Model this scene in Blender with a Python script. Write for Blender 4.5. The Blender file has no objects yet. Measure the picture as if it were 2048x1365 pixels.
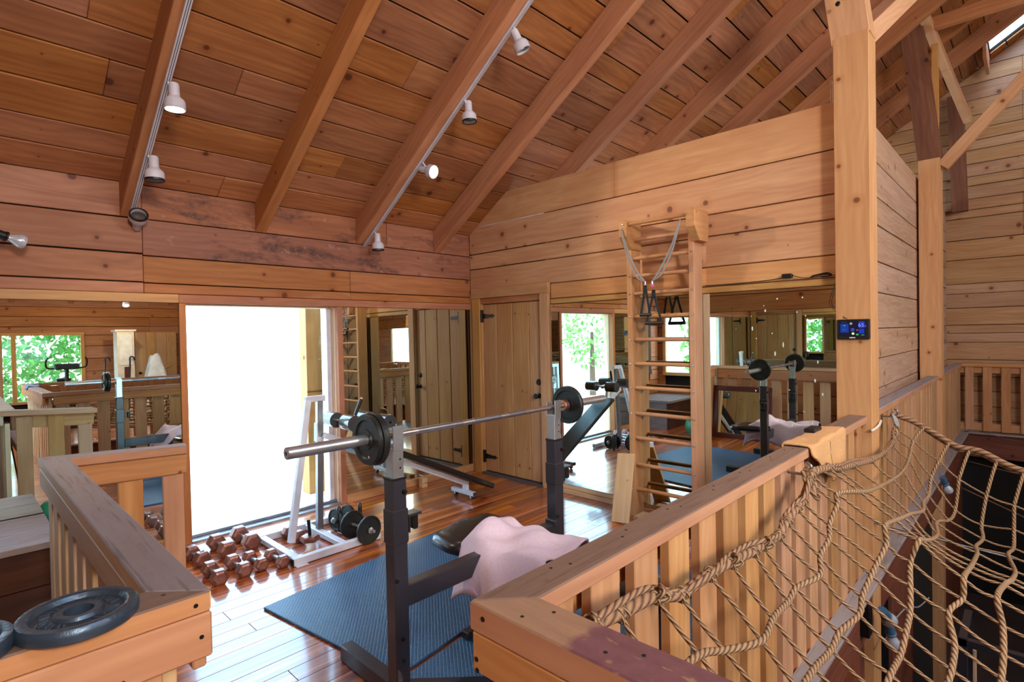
import bpy, bmesh, math, random
from mathutils import Vector, Matrix
random.seed(7)
S = bpy.context.scene
COL = S.collection
# ------------------------------------------------------------------ camera
cam = bpy.data.cameras.new('camera'); camo = bpy.data.objects.new('camera', cam); COL.objects.link(camo)
S.camera = camo
cam.sensor_width = 36.0; cam.lens = 36.0*1086.8/2048; cam.clip_start = 0.02; cam.clip_end = 200
CAM = Vector((-4.537, -5.070, 1.70))
_p, _r, _y = math.radians(0.812), math.radians(1.108), math.radians(46.10)
_f = Vector((math.sin(_y)*math.cos(_p), math.cos(_y)*math.cos(_p), -math.sin(_p)))
_r0 = Vector((math.cos(_y), -math.sin(_y), 0)); _d0 = _f.cross(_r0)
_rt = _r0*math.cos(_r)+_d0*math.sin(_r); _dn = -_r0*math.sin(_r)+_d0*math.cos(_r)
M = Matrix((_rt, -_dn, -_f)).transposed().to_4x4(); M.translation = CAM
camo.matrix_world = M
# ------------------------------------------------------------------ world, lights, exposure
W = bpy.data.worlds.new('sky'); S.world = W; W.use_nodes = True
wn = W.node_tree; bg = wn.nodes['Background']
sky = wn.nodes.new('ShaderNodeTexSky'); sky.sky_type = 'NISHITA'; sky.sun_disc = False
sky.sun_elevation = math.radians(52); sky.sun_rotation = math.radians(200); sky.air_density = 1.0; sky.dust_density = 2.0
mixw = wn.nodes.new('ShaderNodeMix'); mixw.data_type = 'RGBA'; mixw.inputs[0].default_value = 0.55
mulw = wn.nodes.new('ShaderNodeVectorMath'); mulw.operation = 'SCALE'; mulw.inputs['Scale'].default_value = 0.16
wn.links.new(sky.outputs[0], mulw.inputs[0]); wn.links.new(mulw.outputs[0], mixw.inputs[6])
mixw.inputs[7].default_value = (0.42, 0.68, 1.0, 1)
wn.links.new(mixw.outputs[2], bg.inputs[0]); bg.inputs[1].default_value = 6.5
sun = bpy.data.lights.new('sun', 'SUN'); sun.energy = 3.5; sun.angle = 0.01; sun.color = (1, 0.95, 0.87)
suno = bpy.data.objects.new('sun', sun); COL.objects.link(suno); suno.rotation_euler = Vector((-7.8, -.42, -5.4)).to_track_quat('-Z', 'Y').to_euler(); suno.location = (0, 5, 20)
S.view_settings.view_transform = 'Standard'; S.view_settings.look = 'None'; S.view_settings.gamma = 1.0
S.view_settings.use_curve_mapping = False; S.view_settings.exposure = 0.88
S.cycles.max_bounces = 10; S.cycles.diffuse_bounces = 5; S.cycles.glossy_bounces = 6; S.cycles.transparent_max_bounces = 12
S.cycles.sample_clamp_indirect = 6.0; S.cycles.caustics_reflective = False; S.cycles.caustics_refractive = False
S.cycles.use_denoising = True
def portal(loc, rot, sx, sy):      # sampling guide for daylight through an opening
    l = bpy.data.lights.new('daylight_portal', 'AREA'); l.shape = 'RECTANGLE'; l.size = sx; l.size_y = sy; l.cycles.is_portal = True
    o = bpy.data.objects.new('daylight_portal', l); COL.objects.link(o); o.location = loc; o.rotation_euler = rot
H = math.pi/2
portal((-2.49, 0.16, 1.0), (-H, 0, 0), 1.4, 2.0)
portal((-4.56, 0.1, 1.42), (-H, 0, 0), .6, 1.1)
portal((-5.34, -0.4, 1.42), (0, -H, 0), 1.1, .6)
portal((-2.9, -11.15, 1.3), (H, 0, 0), 1.5, 1.4)
portal((1.5, -11.15, 1.4), (H, 0, 0), 2.6, 1.6)
portal((-5.34, -8.2, 1.4), (0, -H, 0), 1.6, 3.0)
def lamp(loc, target, watts, size, color, name='fill_light'):  # added unseen fill light, no fixture of the room
    l = bpy.data.lights.new(name, 'AREA'); l.shape = 'DISK'; l.size = size; l.energy = watts; l.color = color
    o = bpy.data.objects.new(name, l); COL.objects.link(o); o.location = loc
    o.rotation_euler = (Vector(target)-Vector(loc)).to_track_quat('-Z', 'Y').to_euler()
lamp((-4.7, -8.3, 3.3), (-1.2, -1.0, 1.6), 135, 1.0, (1, .90, .80))
lamp((.2, -8.6, 3.9), (.8, -4.0, 1.4), 75, 1.0, (1, .90, .80))
lamp((4.6, -7.2, 4.2), (6.6, -4.3, 1.5), 14, .8, (1, .90, .80))
lamp((-4.3, -4.6, 2.75), (-3.2, -2.4, 4.5), 9, .6, (1, .85, .70))
# ------------------------------------------------------------------ helpers
def lin(c):
    return tuple(((x/12.92) if x <= .04045 else ((x+.055)/1.055)**2.4) for x in [v/255 for v in c])+(1,)
def tag(o, label=None, cat=None, group=None, kind=None):
    if label: o['label'] = label
    if cat: o['category'] = cat
    if group: o['group'] = group
    if kind: o['kind'] = kind
    return o
def empty(name, loc=(0, 0, 0), label=None, cat=None, group=None, kind=None):
    o = bpy.data.objects.new(name, None); COL.objects.link(o); o.location = loc; o.empty_display_size = .1
    return tag(o, label, cat, group, kind)
def wm(o):
    return (wm(o.parent) @ o.matrix_basis) if o.parent else o.matrix_basis.copy()
def link(name, me, mat, parent=None, mw=None, smooth=False):
    o = bpy.data.objects.new(name, me); COL.objects.link(o)
    for m in (mat if isinstance(mat, (list, tuple)) else [mat]): me.materials.append(m)
    if smooth:
        for p in me.polygons: p.use_smooth = True
    mw = mw if mw is not None else Matrix.Identity(4)
    if parent is not None:
        o.parent = parent; o.matrix_basis = wm(parent).inverted() @ mw
    else: o.matrix_basis = mw
    return o
def frame(origin, x, z):
    x = Vector(x).normalized(); z = Vector(z); z = (z-x*z.dot(x)).normalized(); y = z.cross(x)
    m = Matrix((x, y, z)).transposed().to_4x4(); m.translation = Vector(origin); return m
def box_me(dx, dy, dz, c=.004):
    """chamfered box centred on the origin, 24 corners"""
    h = (dx/2, dy/2, dz/2); c = min(c, min(h)*.45)
    vs, ix = [], {}
    for sx in (-1, 1):
        for sy in (-1, 1):
            for sz in (-1, 1):
                for a in range(3):
                    s = (sx, sy, sz); v = [s[i]*(h[i]-(0 if i == a else c)) for i in range(3)]
                    ix[(sx, sy, sz, a)] = len(vs); vs.append(v)
    f = []
    for a in range(3):
        b, d = (a+1) % 3, (a+2) % 3
        for s in (-1, 1):
            q = []
            for tb, td in ((-1, -1), (1, -1), (1, 1), (-1, 1)):
                k = [0, 0, 0]; k[a] = s; k[b] = tb; k[d] = td; q.append(ix[(*k, a)])
            f.append(q if s > 0 else q[::-1])
    for a in range(3):
        b, d = (a+1) % 3, (a+2) % 3
        for sb in (-1, 1):
            for sd in (-1, 1):
                k0 = [0, 0, 0]; k1 = [0, 0, 0]; k0[a] = -1; k1[a] = 1; k0[b] = k1[b] = sb; k0[d] = k1[d] = sd
                q = [ix[(*k0, b)], ix[(*k1, b)], ix[(*k1, d)], ix[(*k0, d)]]
                f.append(q if sb*sd > 0 else q[::-1])
    for sx in (-1, 1):
        for sy in (-1, 1):
            for sz in (-1, 1):
                q = [ix[(sx, sy, sz, a)] for a in range(3)]; f.append(q if sx*sy*sz > 0 else q[::-1])
    me = bpy.data.meshes.new('m'); me.from_pydata(vs, [], f); me.update(); return me
def board(name, parent, a, b, w, t, n, mat, c=.004, jit=0.0):
    """box from a to b (centre line); w across, t along the normal n; local X runs with the grain"""
    a, b = Vector(a), Vector(b); d = b-a
    m = frame((a+b)/2, d, n)
    if jit: m = m @ Matrix.Translation((0, 0, random.uniform(-jit, jit)))
    return link(name, box_me(d.length, w, t, c), mat, parent, m)
def bx(name, parent, lo, hi, mat, c=.003, along=None):
    lo, hi = Vector(lo), Vector(hi); d = hi-lo; m = Matrix.Translation((lo+hi)/2)
    if along is None: along = max(range(3), key=lambda i: d[i])
    if along == 0: return link(name, box_me(d.x, d.y, d.z, c), mat, parent, m)
    if along == 1: return link(name, box_me(d.y, d.x, d.z, c), mat, parent, frame((lo+hi)/2, (0, 1, 0), (0, 0, 1)))
    return link(name, box_me(d.z, d.y, d.x, c), mat, parent, frame((lo+hi)/2, (0, 0, 1), (-1, 0, 0)))
def prism_me(pts, z0, z1, topmat=False):
    n = len(pts); vs = [(x, y, z0) for x, y in pts]+[(x, y, z1) for x, y in pts]
    f = [list(range(n))[::-1], list(range(n, 2*n))]+[[i, (i+1) % n, n+(i+1) % n, n+i] for i in range(n)]
    me = bpy.data.meshes.new('m'); me.from_pydata(vs, [], f)
    bm = bmesh.new(); bm.from_mesh(me); bmesh.ops.recalc_face_normals(bm, faces=bm.faces)
    bmesh.ops.bevel(bm, geom=list(bm.edges), offset=.004, segments=1, affect='EDGES')
    bm.to_mesh(me); bm.free()
    if topmat:
        for p in me.polygons: p.material_index = 1 if p.normal.z > .5 else 0
    return me
def lathe_me(prof, seg=32, close=True):
    """profile [(r, x)] turned about local X"""
    vs, f = [], []
    for r, x in prof:
        for i in range(seg):
            a = 2*math.pi*i/seg; vs.append((x, r*math.cos(a), r*math.sin(a)))
    k = len(prof)
    for j in range(k-1):
        for i in range(seg):
            f.append([j*seg+i, j*seg+(i+1) % seg, (j+1)*seg+(i+1) % seg, (j+1)*seg+i])
    if close:
        f.append([i for i in range(seg)]); f.append([(k-1)*seg+i for i in range(seg)][::-1])
    me = bpy.data.meshes.new('m'); me.from_pydata(vs, [], f)
    bm = bmesh.new(); bm.from_mesh(me); bmesh.ops.remove_doubles(bm, verts=bm.verts, dist=1e-6)
    bmesh.ops.recalc_face_normals(bm, faces=bm.faces); bm.to_mesh(me); bm.free()
    autosmooth(me); return me
def autosmooth(me, deg=35):
    for p in me.polygons: p.use_smooth = True
    bm = bmesh.new(); bm.from_mesh(me)
    for e in bm.edges:
        if len(e.link_faces) == 2 and e.calc_face_angle(0) > math.radians(deg): e.smooth = False
    bm.to_mesh(me); bm.free()
def lathe(name, parent, a, d, prof, mat, seg=32, close=True):
    z = (0, 0, 1) if abs(Vector(d).normalized().z) < .95 else (1, 0, 0)
    return link(name, lathe_me(prof, seg, close), mat, parent, frame(a, d, z))
def cyl(name, parent, a, b, r, mat, seg=16, r2=None, ch=.002):
    a, b = Vector(a), Vector(b); L = (b-a).length; r2 = r if r2 is None else r2; ch = min(ch, L*.3, r*.4)
    return lathe(name, parent, a, b-a, [(r-ch, 0), (r, ch), (r2, L-ch), (r2-ch, L)], mat, seg)
def spline(pts, n=6):
    P = [Vector(p) for p in pts]; out = []
    for i in range(len(P)-1):
        p0 = P[max(i-1, 0)]; p1 = P[i]; p2 = P[i+1]; p3 = P[min(i+2, len(P)-1)]
        for k in range(n):
            t = k/n; out.append(.5*((2*p1)+(p2-p0)*t+(2*p0-5*p1+4*p2-p3)*t*t+(3*p1-p0-3*p2+p3)*t**3))
    out.append(P[-1]); return out
def tube_geo(pts, r, seg, vs, f, uv):
    T = None; base = len(vs); L = 0; N = None; n = len(pts)
    for i, p in enumerate(pts):
        d = (pts[min(i+1, n-1)]-pts[max(i-1, 0)]).normalized()
        if N is None: N = d.orthogonal().normalized()
        N = (N-d*N.dot(d)).normalized(); B = d.cross(N)
        if i: L += (p-pts[i-1]).length
        rr = r(i/(n-1)) if callable(r) else r
        for k in range(seg):
            a = 2*math.pi*k/seg; vs.append(p+(N*math.cos(a)+B*math.sin(a))*rr); uv.append((L, k/seg))
    for i in range(n-1):
        for k in range(seg):
            k2 = (k+1) % seg
            f.append([base+i*seg+k, base+i*seg+k2, base+(i+1)*seg+k2, base+(i+1)*seg+k])
    f.append([base+k for k in range(seg)][::-1]); f.append([base+(n-1)*seg+k for k in range(seg)])
def tube(name, parent, pts, r, mat, seg=8, n=6, raw=False):
    vs, f, uv = [], [], []
    for q in (pts if raw else [pts]): tube_geo(spline(q, n) if n > 1 else [Vector(p) for p in q], r, seg, vs, f, uv)
    c = sum((v for v in vs), Vector())/len(vs)
    me = bpy.data.meshes.new('m'); me.from_pydata([v-c for v in vs], [], f)
    l = me.uv_layers.new(name='UVMap')
    for p in me.polygons:
        big = any(uv[me.loops[i].vertex_index][1] > .6 for i in p.loop_indices)
        for i in p.loop_indices:
            u, v = uv[me.loops[i].vertex_index]; l.data[i].uv = (u, v if (v > .01 or not big) else 1.0)
    return link(name, me, mat, parent, Matrix.Translation(c), smooth=True)
def text_mesh(name, curve, mat, par, mw):
    tmp = bpy.data.objects.new('tmp', curve); COL.objects.link(tmp); bpy.context.view_layer.update()
    me = bpy.data.meshes.new_from_object(tmp.evaluated_get(bpy.context.evaluated_depsgraph_get())); bpy.data.objects.remove(tmp)
    me.materials.clear(); return link(name, me, mat, par, mw)
def copy_tree(o, parent=None):
    c = o.copy(); COL.objects.link(c); c.parent = parent
    for ch in list(o.children): copy_tree(ch, c)
    return c
# ------------------------------------------------------------------ materials
class NT:
    def __init__(s, name):
        s.m = bpy.data.materials.new(name); s.m.use_nodes = True; s.t = s.m.node_tree
        s.b = s.t.nodes['Principled BSDF']; s.tc = None
    def n(s, t, **kw):
        x = s.t.nodes.new(t)
        for k, v in kw.items(): setattr(x, k, v)
        return x
    def l(s, a, b): s.t.links.new(a, b)
    def put(s, inp, v):
        if isinstance(v, bpy.types.NodeSocket): s.l(v, inp)
        else: inp.default_value = v
    def math(s, op, a, b=0.0, clamp=False):
        x = s.n('ShaderNodeMath', operation=op, use_clamp=clamp); s.put(x.inputs[0], a); s.put(x.inputs[1], b); return x.outputs[0]
    def vm(s, op, a, b):
        x = s.n('ShaderNodeVectorMath', operation=op); s.put(x.inputs[0], a); s.put(x.inputs[1], b); return x.outputs[0]
    def mix(s, f, a, b, mode='MIX'):
        x = s.n('ShaderNodeMix', data_type='RGBA', blend_type=mode); s.put(x.inputs[0], f); s.put(x.inputs[6], a); s.put(x.inputs[7], b); return x.outputs[2]
    def noise(s, v, sc, det=3, rough=.55, dist=0):
        x = s.n('ShaderNodeTexNoise'); s.l(v, x.inputs['Vector']); x.inputs['Scale'].default_value = sc; x.inputs['Detail'].default_value = det
        x.inputs['Roughness'].default_value = rough; x.inputs['Distortion'].default_value = dist; return x.outputs[0]
    def mr(s, v, a, b, c=0.0, d=1.0):
        x = s.n('ShaderNodeMapRange'); s.l(v, x.inputs[0])
        for i, q in enumerate((a, b, c, d)): x.inputs[i+1].default_value = q
        return x.outputs[0]
    def bump(s, h, st, d=.01):
        x = s.n('ShaderNodeBump'); x.inputs['Strength'].default_value = st; x.inputs['Distance'].default_value = d; s.l(h, x.inputs['Height']); s.l(x.outputs[0], s.b.inputs['Normal'])
    def objc(s, rnd=True):
        tc = s.n('ShaderNodeTexCoord'); s.tc = tc
        if not rnd: return tc.outputs['Object']
        oi = s.n('ShaderNodeObjectInfo'); s.rand = oi.outputs['Random']
        cb = s.n('ShaderNodeCombineXYZ')
        for i, k in enumerate((37.0, 91.0, 53.0)): s.l(s.math('MULTIPLY', s.rand, k), cb.inputs[i])
        return s.vm('ADD', tc.outputs['Object'], cb.outputs[0])
def plain(name, col, rough=.5, metal=0.0, bump=0, scale=60, var=0.12, coat=0, spec=None):
    t = NT(name); c = t.objc(); n = t.noise(c, scale*.15, 4)
    col = lin(col) if max(col) > 1.01 else tuple(col)+(1,)
    dark = tuple(x*(1-var) for x in col[:3])+(1,); lt = tuple(min(1, x*(1+var)) for x in col[:3])+(1,)
    t.l(t.mix(t.mr(n, .3, .7), dark, lt), t.b.inputs['Base Color'])
    t.b.inputs['Roughness'].default_value = rough; t.b.inputs['Metallic'].default_value = metal; t.b.inputs['Coat Weight'].default_value = coat
    if bump: t.bump(t.noise(c, scale, 3), bump, .003)
    return t.m
def wood(name, light, dark, rough=.6, knots=.12, tone=.13, coat=0.0, worn=None, stain=None, grain=1.0, hue=None, blotch=.45, streak=0):
    t = NT(name); c = t.objc(); light, dark = lin(light), lin(dark)
    g1 = t.noise(t.vm('MULTIPLY', c, (1.3, 26, 26)), 1.0, 5, .6, .6)
    g2 = t.noise(t.vm('MULTIPLY', c, (.55, 7, 7)), 1.0, 3, .5, 1.4)
    w = t.n('ShaderNodeTexWave', wave_type='BANDS', bands_direction='Y'); w.inputs['Scale'].default_value = 5.5
    w.inputs['Distortion'].default_value = 14; w.inputs['Detail'].default_value = 2; w.inputs['Detail Scale'].default_value = .9
    t.l(t.vm('MULTIPLY', c, (.3, 1, 1)), w.inputs['Vector'])
    f = t.math('ADD', t.math('MULTIPLY', g1, .5*grain), t.math('ADD', t.math('MULTIPLY', g2, .5), t.math('MULTIPLY', w.outputs['Fac'], .10*grain)))
    col = t.mix(t.mr(f, .3, .78), dark, light)
    big = t.noise(t.vm('MULTIPLY', c, (1.0, 2.4, 2.4)), 1.2, 2)
    col = t.mix(t.mr(big, .42, .75, 0, blotch), col, tuple(x*y for x, y in zip(dark, (.88, .66, .54, 1))))
    if streak: col = t.mix(t.math('MULTIPLY', t.mr(t.noise(t.vm('MULTIPLY', c, (.22, 15, 15)), 1.0, 2), .5, .6), streak), col, lin((232, 142, 62))); col = t.mix(t.math('MULTIPLY', t.mr(t.noise(t.vm('MULTIPLY', c, (.3, 11, 11)), 1.7, 2), .5, .62), streak*.8), col, lin((92, 28, 14)))
    if knots:
        v = t.n('ShaderNodeTexVoronoi', voronoi_dimensions='2D'); v.inputs['Scale'].default_value = 3.3
        kc = c
        t.l(kc, v.inputs['Vector'])
        dn = t.math('ADD', v.outputs['Distance'], t.math('MULTIPLY', t.math('SUBTRACT', g2, .5), .05))
        sepc = t.n('ShaderNodeSeparateColor'); t.l(v.outputs['Color'], sepc.inputs[0])
        thr = t.math('MULTIPLY', t.mr(sepc.outputs[0], .5, 1.0, 0, 1), knots)      # about half the cells bear a knot, sizes vary
        k = t.math('SUBTRACT', 1.0, t.math('DIVIDE', dn, t.math('MAXIMUM', thr, .001)), True)
        halo = t.math('SUBTRACT', 1.0, t.math('DIVIDE', dn, t.math('MAXIMUM', t.math('MULTIPLY', thr, 2.6), .001)), True)
        col = t.mix(t.math('MULTIPLY', halo, .55), col, tuple(x*y for x, y in zip(dark, (.8, .5, .35, 1))))
        col = t.mix(t.math('MULTIPLY', t.mr(k, 0, .35), .8), col, tuple(x*y for x, y in zip(dark, (.3, .2, .17, 1))))
    r2 = t.math('FRACT', t.math('MULTIPLY', t.rand, 7.31)); r3 = t.math('FRACT', t.math('MULTIPLY', t.rand, 13.7))
    hsv = t.n('ShaderNodeHueSaturation'); t.l(col, hsv.inputs['Color'])
    t.l(t.mr(r2, 0, 1, 1-tone, 1+tone*.6), hsv.inputs['Value']); t.l(t.mr(r3, 0, 1, .495, .505), hsv.inputs['Hue'])
    t.l(t.mr(r3, 0, 1, .9, 1.08), hsv.inputs['Saturation']); col = hsv.outputs[0]
    if stain:
        s1 = t.noise(t.vm('MULTIPLY', c, (1.1, 3.2, 3)), 1.3, 4, .7, .4); s2 = t.noise(c, 22, 3, .7)
        msk = t.math('MULTIPLY', t.mr(s1, .5, .64), t.mr(s2, .35, .6, .35, 1)); col = t.mix(t.math('MULTIPLY', msk, stain), col, lin((62, 42, 44)))
        col = t.mix(t.math('MULTIPLY', t.mr(t.noise(c, 9, 2), .68, .72), .5*stain), col, lin((170, 140, 135)))
    if worn:
        col = t.mix(t.mr(t.noise(t.vm('MULTIPLY', c, (2, 9, 9)), 1.5, 5, .7), .3, .62, .25, 1), col, lin(worn))
        col = t.mix(t.mr(t.noise(t.vm('MULTIPLY', c, (4, 70, 70)), 1.0, 3), .55, .7, 0, .5), col, lin((74, 56, 50)))
    t.l(col, t.b.inputs['Base Color']); t.b.inputs['Roughness'].default_value = rough
    t.b.inputs['Coat Weight'].default_value = coat; t.b.inputs['Coat Roughness'].default_value = .09; t.b.inputs['Coat IOR'].default_value = 1.75
    if coat == 0: t.b.inputs['Specular IOR Level'].default_value = .3
    t.bump(g1, .25, .003)
    return t.m
MW = wood('pine_wall', (218, 170, 122), (188, 134, 90), tone=.07)
MWD = wood('pine_far_wall', (194, 155, 119), (158, 115, 82))
MWC = wood('pine_hall_wall', (207, 174, 151), (169, 130, 107), blotch=.2)
MWS = wood('pine_stained_wall', (180, 116, 80), (138, 84, 58), stain=.8)
MWB = wood('pine_back_wall', (188, 128, 88), (148, 92, 60))
MCE = wood('pine_ceiling', (186, 124, 78), (130, 76, 46), tone=.22)  # wall pine with the weaker light overhead put into its colour
MRA = wood('pine_rafter', (192, 132, 90), (156, 98, 62), tone=.12, knots=.06)
MRAIL = wood('pine_rail', (205, 152, 107), (169, 116, 77), tone=.08, knots=.05)
MSLAT = wood('pine_slat', (204, 160, 118), (169, 120, 83), tone=.17, knots=.05)
MPALE = wood('pale_pine', (226, 196, 158), (204, 168, 128), tone=.1, knots=.04, blotch=.15)
MPOST = wood('pine_post', (214, 165, 115), (186, 132, 86), tone=.06, knots=.09, blotch=.2)
MDOOR = wood('pine_door', (203, 160, 111), (169, 123, 80), tone=.08, knots=.05)
MTRIM = wood('pine_trim', (206, 163, 108), (177, 127, 80), tone=.1, knots=.03, blotch=.2)
MLADD = wood('ladder_pine', (208, 160, 116), (178, 126, 84), tone=.1, knots=.03, blotch=.2)
MCAP = wood('worn_cap', (140, 112, 92), (100, 78, 66), rough=.75, worn=(124, 98, 84), knots=.05, tone=.1)
MCAPG = wood('grey_cap', (150, 132, 124), (112, 96, 92), rough=.75, worn=(134, 124, 126), knots=.05, tone=.06)
MGREY = wood('grey_board', (164, 150, 146), (124, 108, 104), rough=.8, worn=(146, 138, 142), knots=.06)
MDK = wood('dark_wood', (84, 50, 36), (44, 24, 20), rough=.6)
MDKB = wood('brown_timber', (142, 92, 64), (98, 58, 40), tone=.08)
MDKL = wood('lower_wood', (136, 74, 50), (92, 46, 30), rough=.7)
MFL = wood('floor_fir', (206, 108, 48), (112, 40, 16), rough=.28, coat=.9, knots=.03, tone=.3, grain=.9, streak=.75)
MYJ = wood('jamb_pine', (230, 200, 168), (208, 172, 138), tone=.08, knots=.03, blotch=.1)
MBLK = plain('dark_gap', (14, 9, 7), .9)
MSTEEL = plain('chrome', (0.48, 0.51, 0.54), .3, .85, var=.15)
MSHAFT = plain('bar_steel', (0.5, 0.49, 0.5), .34, 1.0, bump=.15, scale=300)
MCOPPER = plain('copper_sleeve', (0.55, 0.27, 0.18), .4, .9)
MIRON = plain('cast_iron', (34, 38, 38), .42, .35, bump=.4, scale=70)
MIRONB = plain('cast_iron_blue', (60, 76, 92), .36, .5, bump=.5, scale=60)
MRACK = plain('rack_paint', (50, 50, 58), .33, .2, bump=.1, scale=40, coat=.3)
MWHITE = plain('white_paint', (206, 212, 226), .4, .05)
MWPL = plain('white_plastic', (198, 194, 204), .45)
MBPL = plain('black_plastic', (18, 18, 20), .4)
MVINYL = plain('black_vinyl', (16, 20, 24), .32, coat=.3)
MHINGE = plain('black_hinge', (20, 18, 18), .5, .5)
MRUST = plain('rusty_iron', (134, 86, 74), .3, .45, bump=.4, scale=50, var=.3)
MGREYP = plain('threshold_grey', (74, 70, 74), .5)
MGALV = plain('galvanised', (150, 152, 158), .35, .9)
MTOWP = plain('pink_terry', (220, 202, 220), .95, bump=.9, scale=420, var=.06)
MTOWO = plain('orange_terry', (206, 158, 108), .95, bump=.9, scale=420, var=.08)
MTOWB = plain('blue_towel', (90, 140, 190), .95, bump=.8, scale=300)
MSHEET = plain('white_sheet', (206, 210, 214), .9)
MGREEN = plain('green_rubber', (24, 120, 84), .4)
MMAROON = plain('maroon_frame', (84, 36, 32), .45)
MCAB = plain('white_cabinet', (214, 204, 190), .5)
MBASEF = plain('basement_floor', (60, 48, 46), .7, var=.3, scale=10)
MPAPER = plain('paper', (220, 218, 214), .8)
MSNOW = plain('outside_ground', (196, 190, 176), .95, var=.15, scale=20)
MLEAF = plain('leaves', (96, 150, 60), .6, var=.5, scale=20)
MBARK = plain('bark', (80, 60, 46), .9)
MCABLE = plain('steel_cable', (0.6, 0.6, 0.64), .3, 1.0)
def mk_mirror():
    t = NT('mirror_glass'); c = t.objc(False)
    t.b.inputs['Base Color'].default_value = (.80, .89, .82, 1); t.b.inputs['Metallic'].default_value = 1; t.b.inputs['Roughness'].default_value = .0
    return t.m
MMIR = mk_mirror()
def mk_spots():
    t = NT('mirror_drips'); t.b.inputs['Base Color'].default_value = lin((214, 232, 222)); t.b.inputs['Roughness'].default_value = .7; return t.m
MDRIP = mk_spots()
def mk_glass():
    t = NT('window_glass'); t.t.nodes.remove(t.b)
    tr = t.n('ShaderNodeBsdfTransparent'); gl = t.n('ShaderNodeBsdfGlossy'); gl.inputs['Roughness'].default_value = .0
    lw = t.n('ShaderNodeLayerWeight'); lw.inputs[0].default_value = .5; mx = t.n('ShaderNodeMixShader')
    tr.inputs[0].default_value = (.93, .97, .95, 1)
    t.l(t.math('ADD', .02, t.math('MULTIPLY', t.math('POWER', lw.outputs['Facing'], 5.0), .5)), mx.inputs[0]); t.l(tr.outputs[0], mx.inputs[1]); t.l(gl.outputs[0], mx.inputs[2]); t.l(mx.outputs[0], t.t.nodes['Material Output'].inputs[0])
    return t.m
MGLASS = mk_glass()
def emit(name, col, st):
    t = NT(name); t.b.inputs['Base Color'].default_value = (.004, .004, .008, 1); t.b.inputs['Roughness'].default_value = .5; t.b.inputs['Specular IOR Level'].default_value = .2; t.b.inputs['Emission Color'].default_value = tuple(col)+(1,); t.b.inputs['Emission Strength'].default_value = st; return t.m
MEMW = emit('lit_bulb', (1, .86, .68), 22); MLENS = plain('lamp_lens', (120, 116, 112), .12, .7)
MSCR = emit('screen_dark', (.0, .004, .03), .3); MSCRB = emit('screen_blue', (.01, .03, .5), .5); MSCRW = emit('screen_digit', (.3, .4, 1), .5)
MSCRG = emit('screen_green', (.03, .35, .08), .8); MSCRY = emit('screen_yellow', (.8, .75, .35), .8); MSCRR = emit('screen_red', (.6, .05, .15), .6)
def mk_rope(name, light, dark, twist=34.0):
    t = NT(name); uv = t.n('ShaderNodeTexCoord').outputs['UV']; sp = t.n('ShaderNodeSeparateXYZ'); t.l(uv, sp.inputs[0])
    ph = t.math('ADD', t.math('MULTIPLY', sp.outputs[0], twist), t.math('MULTIPLY', sp.outputs[1], 3.0))
    w = t.math('ABSOLUTE', t.math('SINE', t.math('MULTIPLY', ph, math.pi)))
    n = t.noise(t.objc(), 260, 3); f = t.math('MULTIPLY', w, t.mr(n, .3, .7, .75, 1.1))
    t.l(t.mix(t.mr(f, .1, .9), lin(dark), lin(light)), t.b.inputs['Base Color']); t.b.inputs['Roughness'].default_value = .9
    t.bump(t.math('ADD', w, t.math('MULTIPLY', n, .4)), 1.0, .004); return t.m
MROPE = mk_rope('hemp_rope', (166, 134, 100), (92, 66, 46)); MROPEB = mk_rope('thick_hemp_rope', (160, 124, 92), (88, 60, 44), 22.0)
MSPR = mk_rope('spring_cord', (210, 210, 214), (70, 70, 74), 160.0)
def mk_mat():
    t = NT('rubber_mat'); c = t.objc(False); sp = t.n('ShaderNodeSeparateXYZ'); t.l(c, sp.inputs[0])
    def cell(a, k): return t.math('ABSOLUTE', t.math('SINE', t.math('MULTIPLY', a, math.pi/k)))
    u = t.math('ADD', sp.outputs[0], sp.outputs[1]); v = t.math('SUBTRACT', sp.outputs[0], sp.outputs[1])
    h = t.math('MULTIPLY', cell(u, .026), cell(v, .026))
    t.l(t.mix(t.noise(c, 4, 3), lin((34, 78, 118)), lin((56, 106, 150))), t.b.inputs['Base Color']); t.b.inputs['Roughness'].default_value = .42  # blue of the reflected sky put into the black rubber's base colour
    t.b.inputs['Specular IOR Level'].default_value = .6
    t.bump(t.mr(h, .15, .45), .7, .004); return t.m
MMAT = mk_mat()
def mk_paintcap():
    t = NT('painted_cap'); c = t.objc(False); sp = t.n('ShaderNodeSeparateXYZ'); t.l(c, sp.inputs[0])
    n = t.noise(t.vm('MULTIPLY', c, (4, 26, 26)), 1.0, 5, .65); w0 = t.mix(n, lin((176, 138, 108)), lin((112, 84, 68)))
    e = t.math('ADD', sp.outputs[0], t.math('MULTIPLY', t.noise(c, 18, 4), .12))
    chip = t.mr(t.noise(t.vm('MULTIPLY', c, (14, 34, 34)), 1.0, 3), .62, .66)
    msk = t.math('MULTIPLY', t.mr(e, .33, .36), t.math('SUBTRACT', 1.0, chip))
    col = t.mix(msk, w0, t.mix(t.noise(c, 30, 3), lin((92, 56, 62)), lin((128, 86, 90))))
    t.l(col, t.b.inputs['Base Color']); t.b.inputs['Roughness'].default_value = .5; t.bump(n, .3, .003); return t.m
MPCAP = mk_paintcap()
# ================================================================== the setting
T_ = .03
def zroof(y): return 2.924-.64*y if y > -5.6 else 6.508+.66*(y+5.6)
YR, YB, XL, XF = -5.6, -11.0, -5.22, 6.95
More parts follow.
